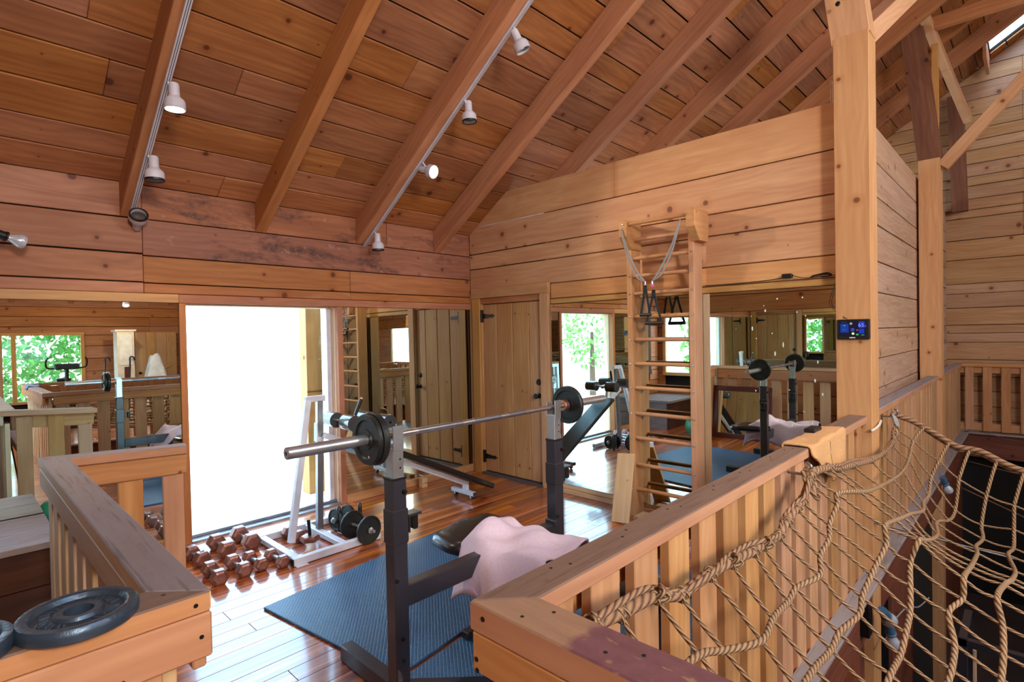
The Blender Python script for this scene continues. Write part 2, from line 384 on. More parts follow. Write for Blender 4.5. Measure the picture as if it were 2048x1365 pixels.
# ---- floors
fl = empty('floor', kind='structure')
rows = []; y = 0.0
while y > -4.16:
    w = random.choice((.12, .135, .14)); rows.append((y, max(y-w, -4.2))); y -= w
def floor_rows(x0, x1, rws):
    for (a, b) in rws:
        if a-b < .01: continue
        x = x0+random.uniform(-2.0, 0)
        while x < x1:
            L = random.uniform(1.6, 3.2); lo, hi = max(x, x0), min(x+L, x1)
            if hi-lo > .05: board('floor_board', fl, (lo+.0008, (a+b)/2, -.0125), (hi-.0008, (a+b)/2, -.0125), (a-b)-.0018, .025, (0, 0, 1), MFL, c=.0015)
            x += L
floor_rows(-4.23, 0, rows)
floor_rows(XL, -4.23, [r for r in rows if r[1] > -1.5])
r2 = []; y = -4.2
while y > -7.0:
    w = random.choice((.088, .14)); r2.append((y, y-w)); y -= w
floor_rows(XL, -3.60, r2)
r3 = []; y = -6.95
while y > YB+.2: r3.append((y, y-.2)); y -= .2
floor_rows(-3.6, 1.5, r3)
for lo, hi in (((-4.23, -4.19, -.06), (0, .0, -.026)), ((XL, -1.5, -.06), (-4.23, 0, -.026)), ((XL, -7.0, -.06), (-3.60, -3.60, -.026)), ((XL, YB, -.06), (XF, -7.0, -.026)), ((-5.6, .05, -.1), (-5.6+.01, .06, -.09))):
    bx('subfloor', fl, lo, hi, MDKL)
fb = bx('floor_basement', None, (-9, -12, -2.75), (10, 3, -2.7), MBASEF); tag(fb, kind='structure')
# ---- stairwell
sw = empty('wall_stairwell', kind='structure')
for i in range(12):
    z1 = -.03-.22*i
    bx('board', sw, (XL, -1.48, z1-.215), (-4.24, -1.45, z1), MDK)
    bx('board', sw, (-4.24, -3.6, z1-.215), (-4.215, -1.45, z1), MDK)
    bx('board', sw, (XL, -3.66, z1-.215), (-4.24, -3.62, z1), MDK)
for i in range(9):
    bx('stair_tread', sw, (XL, -1.75-.24*i, -.24-.21*i), (-4.24, -1.5-.24*i, -.2-.21*i), MDKL)
# ---- generic plank wall
def plank_wall(wall, zs, a0, a1, place, mat, joints=(), jit=.003, hole=None):
    """courses between the heights zs, from a0 to a1; place(a, z) -> point; hole(z0,z1) -> list of spans to fill"""
    for i in range(len(zs)-1):
        z0, z1 = zs[i], zs[i+1]
        for s0, s1 in (hole(z0, z1) if hole else [(a0, a1)]):
            cuts = [s0]+[j for j in joints if s0+.3 < j < s1-.3 and random.random() < .7]+[s1]
            for p, q in zip(cuts[:-1], cuts[1:]):
                A, B, n = place(p+.001, (z0+z1)/2), place(q-.001, (z0+z1)/2), place(None, None)
                off = random.uniform(-jit, jit)
                board('plank', wall, A+n*(off-T_/2), B+n*(off-T_/2), z1-z0-random.uniform(.006, .012), T_, n, mat, c=.004)
def onA(a, z): return Vector((0, -1, 0)) if a is None else Vector((a, 0, z))
def onB(a, z): return Vector((-1, 0, 0)) if a is None else Vector((0, a, z))
def onC(a, z): return Vector((0, -1, 0)) if a is None else Vector((a, -4.02, z))
def onD(a, z): return Vector((-1, 0, 0)) if a is None else Vector((XF, a, z))
def onE(a, z): return Vector((1, 0, 0)) if a is None else Vector((XL, a, z))
def onR(a, z): return Vector((0, 1, 0)) if a is None else Vector((a, YB, z))
# ---- wall A (windows and mirrors)
wa = empty('wall_back', kind='structure')
WX0, WX1 = -3.165, -1.815
plank_wall(wa, [2.072, 2.156, 2.372], -3.45, 0, onA, MWB, joints=(-1.65,))
plank_wall(wa, [2.372, 2.66], -3.45, 0, onA, MWS)
plank_wall(wa, [2.66, 2.93], -3.45, 0, onA, MWS, joints=(-1.2,))
plank_wall(wa, [2.072, 2.16, 2.385, 2.66, 2.93], XL, -3.45, onA, MWB)
board('header_trim', wa, (XL, -.004, 2.036), (-3.215, -.004, 2.036), .07, .05, (0, -1, 0), MTRIM)
board('header_trim', wa, (-3.215, -.004, 2.036), (0, -.004, 2.036), .07, .045, (0, -1, 0), MWB)
plank_wall(wa, [0, .24, .5, .76], XL, -4.35, onA, MWB)
def notwin(z0, z1): return [(XL, -4.88)] if z1 > .9 else [(XL, -4.35)]
plank_wall(wa, [.76, .95, 1.2, 1.5, 1.8, 2.0], XL, -4.35, onA, MWB, hole=notwin)
for a, b, z0, z1 in ((XL, WX0-.05, 0, .09), (WX1+.06, -.03, 0, .085)):
    board('base_board', wa, (a, .0, (z0+z1)/2), (b, .0, (z0+z1)/2), z1-z0, .06, (0, -1, 0), MDOOR)
bx('window_post', wa, (-3.215, -.025, 0), (-3.165, .06, 2.0), MWB)
bx('window_post', wa, (-1.815, -.025, 0), (-1.757, .06, 2.0), MWB)
bx('backing', wa, (XL-.1, .031, 2.0), (.1, .06, 3.0), MBLK)
bx('backing', wa, (-4.37, .031, 0), (WX0-.03, .06, 2.0), MBLK)
bx('backing', wa, (XL-.1, .031, 0), (-4.36, .06, .94), MBLK)
bx('backing', wa, (XL-.1, .031, .94), (-4.87, .06, 2.0), MBLK)
bx('backing', wa, (WX1+.03, .031, 0), (.1, .06, 2.0), MBLK)
# sliding glass door
wi = empty('window_1', (-2.49, .1, 0), kind='structure')
bx('sill', wi, (-3.165, -.03, -.02), (-1.815, .16, .02), MGALV); bx('track', wi, (-3.165, .06, .02), (-1.815, .10, .045), MGALV)
bx('jamb', wi, (-3.175, .06, 0), (-3.16, .16, 2.0), MYJ); bx('jamb', wi, (-1.82, .03, 0), (-1.80, .16, 2.0), MYJ)
bx('jamb', wi, (-1.84, .10, .02), (-1.82, .16, 2.0), MYJ); bx('head', wi, (-3.165, .03, 1.985), (-1.815, .16, 2.01), MYJ)
bx('pane', wi, (-3.16, .082, .045), (-1.84, .088, 1.985), MGLASS)
bx('stile', wi, (-1.885, .07, .045), (-1.84, .10, 1.985), MWPL)
# small window beside it, outside the frame to the left but seen in the mirrors
w2 = empty('window_2', (-4.55, .05, .95), kind='structure')
bx('pane', w2, (-4.86, .03, .95), (-4.39, .036, 2.0), MGLASS)
for lo, hi in (((-4.90, -.02, .9), (-4.84, .06, 2.0)), ((-4.40, -.02, .9), (-4.35, .06, 2.0)), ((-4.9, -.03, .88), (-4.35, .06, .95))): bx('casing', w2, lo, hi, MDK)
# ---- wall B (door, wall bars, mirror)
wb = empty('wall_right', kind='structure')
def holeB(z0, z1): return [(-4.05, -1.29), (-.02, 0)] if z0 < 2.2 else [(-4.05, 0)]
plank_wall(wb, [2.005, 2.068], -4.05, 0, onB, MTRIM, hole=lambda a, b: [(-4.05, -1.29)], jit=0)
plank_wall(wb, [2.068, 2.232], -4.05, 0, onB, MW, hole=lambda a, b: [(-4.05, -1.295)])
plank_wall(wb, [2.232, 2.495, 2.679, 3.007], -4.05, 0, onB, MW)
me = bpy.data.meshes.new('m')   # top plank, cut to the slope of the roof at its end
L0 = 4.05; me.from_pydata([(-L0, 0, 0), (-.13, 0, 0), (-.66, 0, .338), (-L0, 0, .338), (-L0, -.03, 0), (-.13, -.03, 0), (-.66, -.03, .338), (-L0, -.03, .338)], [], [(3, 2, 1, 0), (4, 5, 6, 7), (0, 1, 5, 4), (2, 3, 7, 6), (1, 2, 6, 5), (3, 0, 4, 7)])
link('plank', me, MW, wb, frame((0, 0, 3.01), (0, 1, 0), (0, 0, 1)))
bx('plank', wb, (0, -.14, 3.0), (.03, -.0, 3.03), MW)
bx('backing', wb, (.031, -4.04, 0), (.05, -1.2, 3.3), MDOOR); bx('backing', wb, (.031, -1.2, 2.1), (.05, 0, 2.98), MBLK)
board('base_board', wb, (-.02, -4.04, .022), (-.02, -1.29, .022), .044, .07, (-1, 0, 0), MPALE); board('base_board', wb, (-.005, -4.04, .066), (-.005, -1.29, .066), .038, .05, (-1, 0, 0), MPALE)
# door frame and door
for lo, hi in (((-.045, -.2, 0), (.0, -.07, 2.13)), ((-.045, -1.29, 0), (.0, -1.17, 2.13)), ((-.05, -1.295, 2.13), (.0, -.06, 2.245))): bx('door_casing', wb, lo, hi, MTRIM)
bx('door_casing', wb, (-.02, -.07, 0), (.03, 0, 2.2), MTRIM)
bx('door_jamb', wb, (-.02, -.215, 0), (.06, -.2, 2.13), MTRIM); bx('door_jamb', wb, (-.02, -1.17, 0), (.06, -1.16, 2.13), MTRIM); bx('door_jamb', wb, (-.02, -1.17, 2.06), (.06, -.2, 2.13), MWB)
dr = empty('door_1', (.0, -.69, 0), kind='structure')
ys = [-.218, -.445, -.705, -.965, -1.158]
for a, b in zip(ys[:-1], ys[1:]):
    bx('door_board', dr, (.005+random.uniform(0,.003), b+.003, .03), (.04, a-.003, 2.055), MDOOR, c=.006, along=2)
bx('backing', dr, (.041, -1.16, 0), (.05, -.2, 2.1), MBLK)
bx('threshold', dr, (-.05, -1.18, -.01), (.05, -.2, .022), MGREYP)
def strap_hinge(z):
    h = bx('hinge', dr, (-.03, -.235, z-.075), (-.005, -.205, z+.075), MHINGE)
    vs = [(0, -.028, -.004), (.13, -.016, -.004), (.15, -.024, -.004), (.165, -.010, -.004), (.20, 0, -.004), (.165, .010, -.004), (.15, .024, -.004), (.13, .016, -.004), (0, .028, -.004)]
    n = len(vs); me = bpy.data.meshes.new('m'); me.from_pydata(vs+[(a, b, .004) for a, b, c in vs], [], [list(range(n))[::-1], list(range(n, 2*n))]+[[i, (i+1) % n, n+(i+1) % n, n+i] for i in range(n)])
    link('strap', me, MHINGE, h, frame((-.004, -.235, z), (0, -1, 0), (-1, 0, 0)))
strap_hinge(1.915); strap_hinge(.21)
k = lathe('door_knob', dr, (.004, -1.105, 1.0), (-1, 0, 0), [(.03, 0), (.03, .008), (.012, .012), (.012, .04), (.026, .05), (.03, .062), (.022, .075), (.004, .078)], MHINGE, 20)
k = lathe('deadbolt', dr, (.004, -1.10, 1.152), (-1, 0, 0), [(.034, 0), (.034, .006), (.028, .012), (.008, .014), (.008, .02), (.002, .021)], MHINGE, 20)
# ---- mirrors
def mirror(name, lo, hi, label, rot=(0, 0, 0)):
    lo, hi = Vector(lo), Vector(hi); c = (lo+hi)/2; d = hi-lo
    o = link(name, box_me(*d, c=.001), MMIR, None, Matrix.Translation(c))
    o.rotation_euler = rot; tag(o, label, 'mirror'); return o
TILT = math.radians(-.26)
mA1 = mirror('wall_mirror', (-4.345, -.012, .09), (-3.218, -.006, 2.0), 'wall mirror beside the bright glass door, above the grey storage box', (TILT, 0, 0))
mA2 = mirror('wall_mirror', (-1.755, -.012, .085), (-.05, -.006, 2.0), 'wall mirror between the glass door and the room corner', (TILT, 0, 0))
mB1 = mirror('wall_mirror', (-.016, -2.37, .088), (-.010, -1.30, 2.003), 'wall mirror between the plank door and the wall bars')
MB2R = math.radians(1.1)
mB2 = mirror('wall_mirror', (-.040, -4.03, .088), (-.034, -2.385, 2.003), 'drip-spotted wall mirror between the wall bars and the big post', (0, 0, MB2R))
mE = mirror('wall_mirror', (XL+.012, -3.4, .95), (XL+.02, -.75, 2.0), 'large mirror on the stair wall, seen only in reflection')
for u, z, r, l in ((-3.62, 1.93, .006, 1), (-3.80, 1.93, .005, 1), (-3.52, 1.88, .004, 1), (-3.53, 1.84, .006, 1.6), (-3.76, 1.82, .005, 1), (-3.42, 1.80, .004, 1), (-3.43, 1.70, .006, 2.4), (-3.58, 1.66, .005, 1), (-3.66, 1.57, .005, 3.6), (-3.60, 1.50, .006, 2.6), (-3.46, 1.62, .005, 1), (-3.82, 1.79, .005, 1), (-3.85, 1.60, .004, 1.6), (-3.90, 1.44, .005, 2.2), (-3.88, 1.30, .006, 2), (-3.70, 1.22, .004, 1), (-3.93, 1.2, .005, 2), (-3.45, 1.2, .004, 1.6), (-3.86, .98, .005, 2.6), (-3.93, .92, .006, 3), (-3.72, .95, .005, 2), (-3.80, 1.06, .004, 1), (-3.3, 1.7, .003, 1), (-3.75, .8, .005, 3)):
    o = link('drip_mark', lathe_me([(.0005, 0), (r, .0004), (r*.4, .001)], 10), MDRIP, None, None)
    bw = Matrix.Rotation(MB2R, 4, 'Z'); c0 = Vector((-.037, -3.2075, 1.0455)); p = c0+(bw @ Vector((-.0035, u+3.2075, z-1.0455)))
    o.parent = mB2; m = frame((-.0032, u+3.2075, z-1.0455), (-1, 0, 0), (0, 0, 1)) @ Matrix.Diagonal((1, 1, l*1.2, 1)); o.matrix_basis = m
# ---- wall C and posts
wc = empty('wall_hall', kind='structure')
plank_wall(wc, [0, .28, .56, .84, 1.12, 1.40, 1.68, 2.016, 2.304, 2.64, 2.90, 3.22, 3.55], 0.12, XF, onC, MWC, joints=(3.9,))
bx('backing', wc, (.1, -3.985, 0), (XF, -3.97, 3.55), MWD)
wd = empty('wall_far', kind='structure')
zz = [-2.7, -2.4, -2.1, -1.8, -1.5, -1.2, -.9, -.6, -.38, -.1, .15, .38, .62, .86, 1.13, 1.41, 1.56, 1.69, 1.97, 2.2, 2.36, 2.75, 3.07, 3.42, 3.55, 3.72, 3.93, 4.08, 4.28, 4.5, 4.65, 4.83, 5.05, 5.3, 5.55, 5.8, 6.05, 6.3, 6.55]
def gable_planks(par, zs, x, mat, sgn):
    ya = lambda z: min(0, -(z-2.924)/.64); yb_ = lambda z: max(YB, YR-(6.508-z)/.66)
    for z0, z1 in zip(zs[:-1], zs[1:]):
        if z1 > 6.5: continue
        cuts = sorted([yb_(z0)]+[c for c in (-8.3, -4.95, -2.6) if yb_(z1)+.3 < c < ya(z1)-.3 and random.random() < .6]+[ya(z0)])
        for i, (p, q) in enumerate(zip(cuts[:-1], cuts[1:])):
            p1_, q1_ = (yb_(z1) if i == 0 else p), (ya(z1) if i == len(cuts)-2 else q)
            zc = (z0+z1)/2; h = z1-z0-random.uniform(.006, .011); yc = (p+q)/2
            pts = [(p-yc+.001, -h/2), (q-yc-.001, -h/2), (q1_-yc-.001, h/2), (p1_-yc+.001, h/2)]
            link('plank', prism_me(pts, -T_, 0), mat, par, Matrix(((0, 0, sgn, x+random.uniform(-.003, .003)), (1, 0, 0, yc), (0, 1, 0, zc), (0, 0, 0, 1))))
plank_wall(wd, [z for z in zz if -.5 < z < 2.76], YB, 0, onD, MWD, joints=(-4.95, -7.4, -2.4))
gable_planks(wd, [z for z in zz if z > 2.7], XF, MWD, -1)
def gable(par, x, t):
    pts = [(YB, -2.7), (.1, -2.7), (.1, 2.9), (0, 2.95), (YR, 6.53), (YB, 2.97)]
    me = prism_me(pts, 0, t); link('backing', me, MBLK, par, Matrix(((0, 0, 1, x), (1, 0, 0, 0), (0, 1, 0, 0), (0, 0, 0, 1))))
gable(wd, XF+.031, .03)
# ---- wall E, rear wall
we = empty('wall_left', kind='structure')
def holeE(z0, z1):
    r = [(YB, 0)] if z1 < 2.95 else [(max(YB, YR-(6.55-z1)/.66), min(0, -(z1-2.9)/.64))]
    if .85 < z1 and z0 < 2.0: return [(-.14, 0), (-6.4, -.66), (YB, -9.6)]
    return r if r[0][1]-r[0][0] > .3 else []
plank_wall(we, [-2.7, -2.2, -1.7, -1.2, -.7, -.35, 0, .3, .6, .88, 1.15, 1.45, 1.75, 2.0, 2.3, 2.62, 2.95, 3.3, 3.6, 3.95, 4.3, 4.65, 5.0, 5.4, 5.8, 6.2, 6.55], YB, 0, onE, MWB, hole=holeE)
for lo, hi in (((XL-.06, YB, -2.7), (XL-.03, .1, .88)), ((XL-.06, YB, 2.0), (XL-.03, .1, 2.95)), ((XL-.06, -.14, .88), (XL-.03, .1, 2)), ((XL-.06, -6.4, .88), (XL-.03, -.66, 2)), ((XL-.06, YB, .88), (XL-.03, -9.6, 2))): bx('backing', we, lo, hi, MBLK)
gable(we, XL-.06, .03) if False else None
me = prism_me([(YB, 2.9), (.1, 2.9), (0, 2.95), (YR, 6.53), (YB, 2.97)], 0, .03); link('backing', me, MBLK, we, Matrix(((0, 0, 1, XL-.06), (1, 0, 0, 0), (0, 1, 0, 0), (0, 0, 0, 1))))
w3 = empty('window_3', (XL, -.4, .88), kind='structure')
bx('pane', w3, (XL-.03, -.66, .9), (XL-.02, -.14, 2.0), MGLASS)
for lo, hi in (((XL-.03, -.69, .85), (XL+.03, -.63, 2.03)), ((XL-.03, -.17, .85), (XL+.03, -.11, 2.03)), ((XL-.03, -.69, .84), (XL+.05, -.11, .9)), ((XL-.03, -.69, 1.98), (XL+.03, -.11, 2.04))): bx('casing', w3, lo, hi, MTRIM)
w5 = empty('added_window_4', (XL, -8, .88), kind='structure')  # wide window added behind the camera to bring in fill daylight
bx('pane', w5, (XL-.03, -9.6, .9), (XL-.02, -6.4, 2.0), MGLASS)
for y in (-9.6, -8.55, -7.45, -6.4): bx('mullion', w5, (XL-.03, y-.03, .88), (XL+.02, y+.03, 2.0), MTRIM)
wr = empty('wall_rear', kind='structure')
def holeR(z0, z1):
    if .5 < z1 and z0 < 1.95: return [(XL, -3.75), (-2.35, .15), (2.85, XF)]
    return [(XL, XF)]
plank_wall(wr, [0, .25, .52, .8, 1.1, 1.4, 1.7, 1.95, 2.15, 2.38, 2.6, 2.95], XL, XF, onR, MWB, joints=(-1, 1.4, 3.5), hole=holeR)
plank_wall(wr, [-2.7, -2, -1.3, -.6, 0], XL, XF, onR, MDKL)
for lo, hi in (((XL, YB-.06, -2.7), (XF, YB-.03, .5)), ((XL, YB-.06, 1.97), (XF, YB-.03, 3.05)), ((XL, YB-.06, .5), (-3.75, YB-.03, 2)), ((-2.35, YB-.06, .5), (.15, YB-.03, 2)), ((2.85, YB-.06, .5), (XF, YB-.03, 2))): bx('backing', wr, lo, hi, MBLK)
w6 = empty('window_5', (-3.0, YB, .5), kind='structure')
bx('pane', w6, (-3.75, YB-.03, .5), (-2.35, YB-.02, 1.95), MGLASS)
for lo, hi in (((-3.80, YB-.03, .5), (-3.72, YB+.03, 1.98)), ((-2.38, YB-.03, .5), (-2.31, YB+.03, 1.98)), ((-3.58, YB-.03, .5), (-3.5, YB+.02, 1.98)), ((-3.8, YB-.03, 1.95), (-2.31, YB+.04, 2.02)), ((-3.8, YB-.03, .44), (-2.31, YB+.04, .5))): bx('casing', w6, lo, hi, MTRIM)
w7 = empty('added_window_6', (1.5, YB, .5), kind='structure')  # broad rear opening added to brighten the interior
bx('pane', w7, (.15, YB-.03, .5), (2.85, YB-.02, 1.95), MGLASS)
for x in (.15, 1.05, 1.95, 2.85): bx('mullion', w7, (x-.03, YB-.03, .5), (x+.03, YB+.02, 1.95), MTRIM)
# ---- roof deck, rafters, skylight
ce = empty('ceiling', kind='structure')
SKX0, SKX1, SKY0, SKY1 = 6.06, 6.72, -4.59, -5.5
def roof_rows(y0, y1, up):
    y = y0; k = 0
    while (y > y1+.02):
        w = random.choice((.19, .2, .235, .24, .26)); yn = max(y-w, y1)
        for q in ((SKY0, SKY1) if up else (-7.0, -8.6)):
            if yn < q < y-.01: yn = q
        za, zb = zroof(y-.0001), zroof(yn+.0001)
        n = Vector((0, -.64 if up else .66, -1)).normalized(); n = Vector((0, -abs(n.y) if up else abs(n.y), n.z))
        spans = [(XL, XF)]
        if up and yn < SKY0-.01 and y < SKY0+.01 and y > SKY1+.01: spans = [(XL, SKX0), (SKX1, XF)]
        if not up and -8.59 < y < -6.99: spans = [(XL, -3.4), (-1.2, XF)]
        for s0, s1 in spans:
            x = s0-random.uniform(0, 3)
            while x < s1:
                Ln = random.uniform(3.2, 5.0); lo, hi = max(x, s0), min(x+Ln, s1)
                if hi-lo > .08:
                    c = Vector((0, (y+yn)/2, (za+zb)/2)) - n*.012; wd_ = math.hypot(y-yn, za-zb)
                    board('ceiling_board', ce, (lo+.001, c.y, c.z), (hi-.001, c.y, c.z), wd_-random.uniform(.009, .014), .024, n, MCE, c=.004, jit=.002)
                x += Ln
        y = yn
roof_rows(0.0, YR, True); roof_rows(YR, YB, False)
def slab(x0, x1, ya, yb, e=.028):
    a, b = (ya, zroof(ya)+e*1.19+.01), (yb, zroof(yb)+e*1.19+.01)
    vs = [(x, p[0], p[1]+h) for x in (x0, x1) for p in (a, b) for h in (0, .04)]
    me = bpy.data.meshes.new('m'); me.from_pydata(vs, [], [(0, 1, 3, 2), (4, 6, 7, 5), (0, 4, 5, 1), (2, 3, 7, 6), (0, 2, 6, 4), (1, 5, 7, 3)]); link('roof_backing', me, MBLK, ce)
slab(XL-.1, SKX0, .1, YR+.0001); slab(SKX1, XF+.1, .1, YR+.0001); slab(SKX0, SKX1, .1, SKY0); slab(SKX0, SKX1, SKY1, YR+.0001)
slab(XL-.1, XF+.1, YR-.0001, -7.0); slab(XL-.1, XF+.1, -8.6, YB-.1); slab(XL-.1, -3.4, -7.0, -8.6); slab(-1.2, XF+.1, -7.0, -8.6)
def roof_quad(name, x0, x1, ya, yb, dz, mat):
    me = bpy.data.meshes.new('m'); me.from_pydata([(x0, ya, zroof(ya)+dz), (x1, ya, zroof(ya)+dz), (x1, yb, zroof(yb)+dz), (x0, yb, zroof(yb)+dz)], [], [(0, 1, 2, 3)]); return link(name, me, mat, ce)
roof_quad('skylight_pane', SKX0, SKX1, SKY0, SKY1, .09, MGLASS); roof_quad('skylight_pane', -3.4, -1.2, -7.0, -8.6, .09, MGLASS)  # second pane: rear skylight added for interior daylight
for k_ in range(-1, 11):
    xr = -3.5+1.01*k_; xc = xr-.047
    if xc > 6.3: continue
    for up in (True, False):
        ya, yb = (0.0, YR) if up else (YB, YR)
        s = -.64 if up else .66
        # parallelogram in the y-z plane
        zt0, zt1 = zroof(ya), (6.508 if not up else zroof(YR+.0001))
        d = .264; vs = []
        for x in (xc-.047, xc+.047):
            vs += [(x, ya, zt0-.002), (x, yb, zt1-.002), (x, yb, zt1-d), (x, ya, zt0-d)]
        o = (Vector(vs[0])+Vector(vs[6]))/2; dirv = Vector((0, yb-ya, zt1-zt0)); fm = frame(o, dirv, (1, 0, 0)); iv = fm.inverted()
        me = bpy.data.meshes.new('m'); me.from_pydata([iv @ Vector(v) for v in vs], [], [(0, 1, 2, 3), (7, 6, 5, 4), (0, 3, 7, 4), (1, 5, 6, 2), (0, 4, 5, 1), (3, 2, 6, 7)])
        bm = bmesh.new(); bm.from_mesh(me); bmesh.ops.recalc_face_normals(bm, faces=bm.faces); bmesh.ops.bevel(bm, geom=list(bm.edges), offset=.004, segments=1, affect='EDGES'); bm.to_mesh(me); bm.free()
        link('rafter', me, MRA, ce, fm)
board('ridge_beam', ce, (XL, YR, 6.36), (XF, YR, 6.36), .12, .34, (0, 1, 0), MRA)
for a, b in (((6.0, -4.56, zroof(-4.56)-.13), (6.78, -4.56, zroof(-4.56)-.13)),):
    board('skylight_frame', ce, a, b, .26, .04, (0, 1, .0), MRA)
# gable part of wall A strip above plate is closed by the roof; collar beams near the posts
tr = empty('trim_1', kind='structure')      # exposed timber frame
board('collar_beam', tr, (3.96, -3.9, 5.40), (3.96, -7.2, 5.40), .15, .1, (1, 0, 0), MRA)
board('upper_post', tr, (3.87, -4.16, 3.70), (3.87, -3.97, 5.52), .235, .14, (-1, 0, 0), MDKB)
board('brace', tr, (3.87, -4.27, 3.62), (3.87, -6.2, 5.80), .13, .09, (1, 0, 0), MPOST)
board('brace', tr, (3.5, -4.10, 5.50), (6.0, -4.37, 4.72), .09, .10, (0, -1, 0), MPOST)
board('brace', tr, (3.95, -4.2, 3.75), (3.95, -4.2, 5.15), .07, .05, (-1, 0, 0), MPOST)
board('upper_post', tr, (6.72, -4.22, 3.5), (6.72, -4.17, 5.35), .2, .14, (-1, 0, 0), MDKB)
board('brace', tr, (-.02, -4.15, 3.70), (2.3, -4.55, 5.35), .14, .13, (0, -1, 0), MPOST)
board('brace', tr, (-.02, -4.15, 3.72), (-.10, -4.02, 4.9), .235, .21, (-1, 0, 0), MPOST)
for x in (-.10, -.10):
    pass
lathe('bolt', tr, (-.222, -4.10, 3.93), (-1, 0, 0), [(.016, 0), (.016, .006), (.01, .01), (.002, .011)], MHINGE, 10)
lathe('bolt', tr, (-.222, -4.2, 3.98), (-1, 0, 0), [(.016, 0), (.016, .006), (.01, .01), (.002, .011)], MHINGE, 10)
bx('post', tr, (-.13, -4.26, -2.7), (.10, -4.045, 3.74), MPOST)
bx('post', tr, (3.78, -4.26, -2.7), (4.0, -4.045, 3.72), MPOST)
# perimeter of the void: ledge, rim beam, lower wall
def rim(a, b, n, inner):
    a, b, n = Vector(a), Vector(b), Vector(n)
    board('ledge', tr, a+n*.03+Vector((0, 0, -.012)), b+n*.03+Vector((0, 0, -.012)), .11, .024, (0, 0, 1), MGREY)
    board('rim_beam', tr, a-n*.03+Vector((0, 0, -.21)), b-n*.03+Vector((0, 0, -.21)), .36, .1, n, MDKL)
rim((-3.65, -4.23, 0), (6.7, -4.23, 0), (0, -1, 0), 0)
rim((-3.65, -6.9, 0), (6.7, -6.9, 0), (0, 1, 0), 0); rim((-3.61, -6.9, 0), (-3.61, -4.2, 0), (1, 0, 0), 0)
rim((6.7, -6.9, 0), (6.7, -4.25, 0), (-1, 0, 0), 0)
wl = empty('wall_basement', kind='structure')
x = -3.6
while x < XF:
    w = random.uniform(.16, .24)
    if not (.15 < x < .75 or 1.9 < x < 3.6): bx('plank', wl, (x, -4.2, -2.7), (min(x+w-.005, XF), -4.17, -.38), MDKL, along=2)
    x += w
bx('backing', wl, (-3.6, -4.15, -2.7), (XF, -4.1, -.05), MBLK)
for i in range(9): bx('grille_bar', wl, (.2+.06*i, -4.205, -2.7), (.215+.06*i, -4.185, -.4), MBPL, along=2)
y = -6.9
while y < -4.2: bx('plank', wl, (-3.6, y, -2.7), (-3.57, y+.2, -.38), MDKL, along=2); y += .205
bx('backing', wl, (-3.64, -6.9, -2.7), (-3.61, -4.2, -.02), MBLK)
# ---- outside
gr = bx('ground_outside', None, (-40, .3, -1.2), (40, 50, -1.0), MSNOW); tag(gr, kind='structure')
dk = bx('deck_outside', None, (-6, .17, -.15), (1.5, 2.6, -.05), MSNOW); tag(dk, kind='structure')
g2 = bx('ground_outside', None, (-40, -60, -1.2), (40, -11.3, -1.0), MSNOW); tag(g2, kind='structure')
g3 = bx('ground_outside', None, (-60, -11.3, -1.2), (-5.5, .3, -1.0), MSNOW); tag(g3, kind='structure')
op = bx('deck_post', None, (-1.78, .75, -.1), (-1.6, .92, 2.9), MPOST); tag(op, 'square wooden deck post outside the glass door', 'post')
# ================================================================== rails
def cap(par, o, d, pts, z0, z1, mats, name='cap'):
    return link(name, prism_me(pts, z0-z1, 0, True), mats, par, frame((o[0], o[1], z1), d, (0, 0, 1)))
def slat_row(par, a, b, off, pitch, w, t, z0, z1, mat, ph=0.0, name='slat', zj=.0):
    """vertical slats along a-b, pushed sideways by off"""
    a, b = Vector((a[0], a[1], 0)), Vector((b[0], b[1], 0)); d = (b-a); L = d.length; d.normalize(); n = Vector((-d.y, d.x, 0))
    s = ph+w/2
    while s < L-w*.4:
        ww = min(w, 2*(L-s)) if s+w/2 > L else w
        p = a+d*s+n*(off+random.uniform(-.002, .002))
        board(name, par, p+Vector((0, 0, z0+random.uniform(-zj, zj))), p+Vector((0, 0, z1)), ww*random.uniform(.95, .99), t, n, mat, c=.003)
        s += pitch
CM = (MRAIL, MCAP)
# gym-side rail of the void
R1 = empty('guard_rail', (-2, -4.17, 0), 'long wooden guard rail between the gym floor and the rope net, worn top cap', 'railing')
cap(R1, (-3.709, -4.118), (1, 0, 0), [(0, 0), (3.578, 0), (3.578, -.112), (.12, -.112)], 1.03, 1.08, CM)
board('header', R1, (-3.60, -4.135, .975), (-.13, -4.135, .975), .10, .034, (0, 1, 0), MRAIL)
slat_row(R1, (-3.56, -4.17), (-.14, -4.17), -.022, .216, .142, .036, -.03, 1.032, MSLAT, ph=-.011)
# rail past the post
R2 = empty('guard_rail', (3.3, -4.17, 0), 'wooden guard rail beyond the big post, below the pale plank wall', 'railing')
cap(R2, (.10, -4.118), (1, 0, 0), [(0, 0), (3.68, 0), (3.68, -.112), (0, -.112)], 1.03, 1.08, (MRAIL, MGREY))
cap(R2, (4.0, -4.118), (1, 0, 0), [(0, 0), (2.82, 0), (2.70, -.112), (0, -.112)], 1.03, 1.08, (MRAIL, MGREY))
slat_row(R2, (.12, -4.17), (6.68, -4.17), -.022, .2, .13, .036, -.03, 1.032, MSLAT, ph=.02)
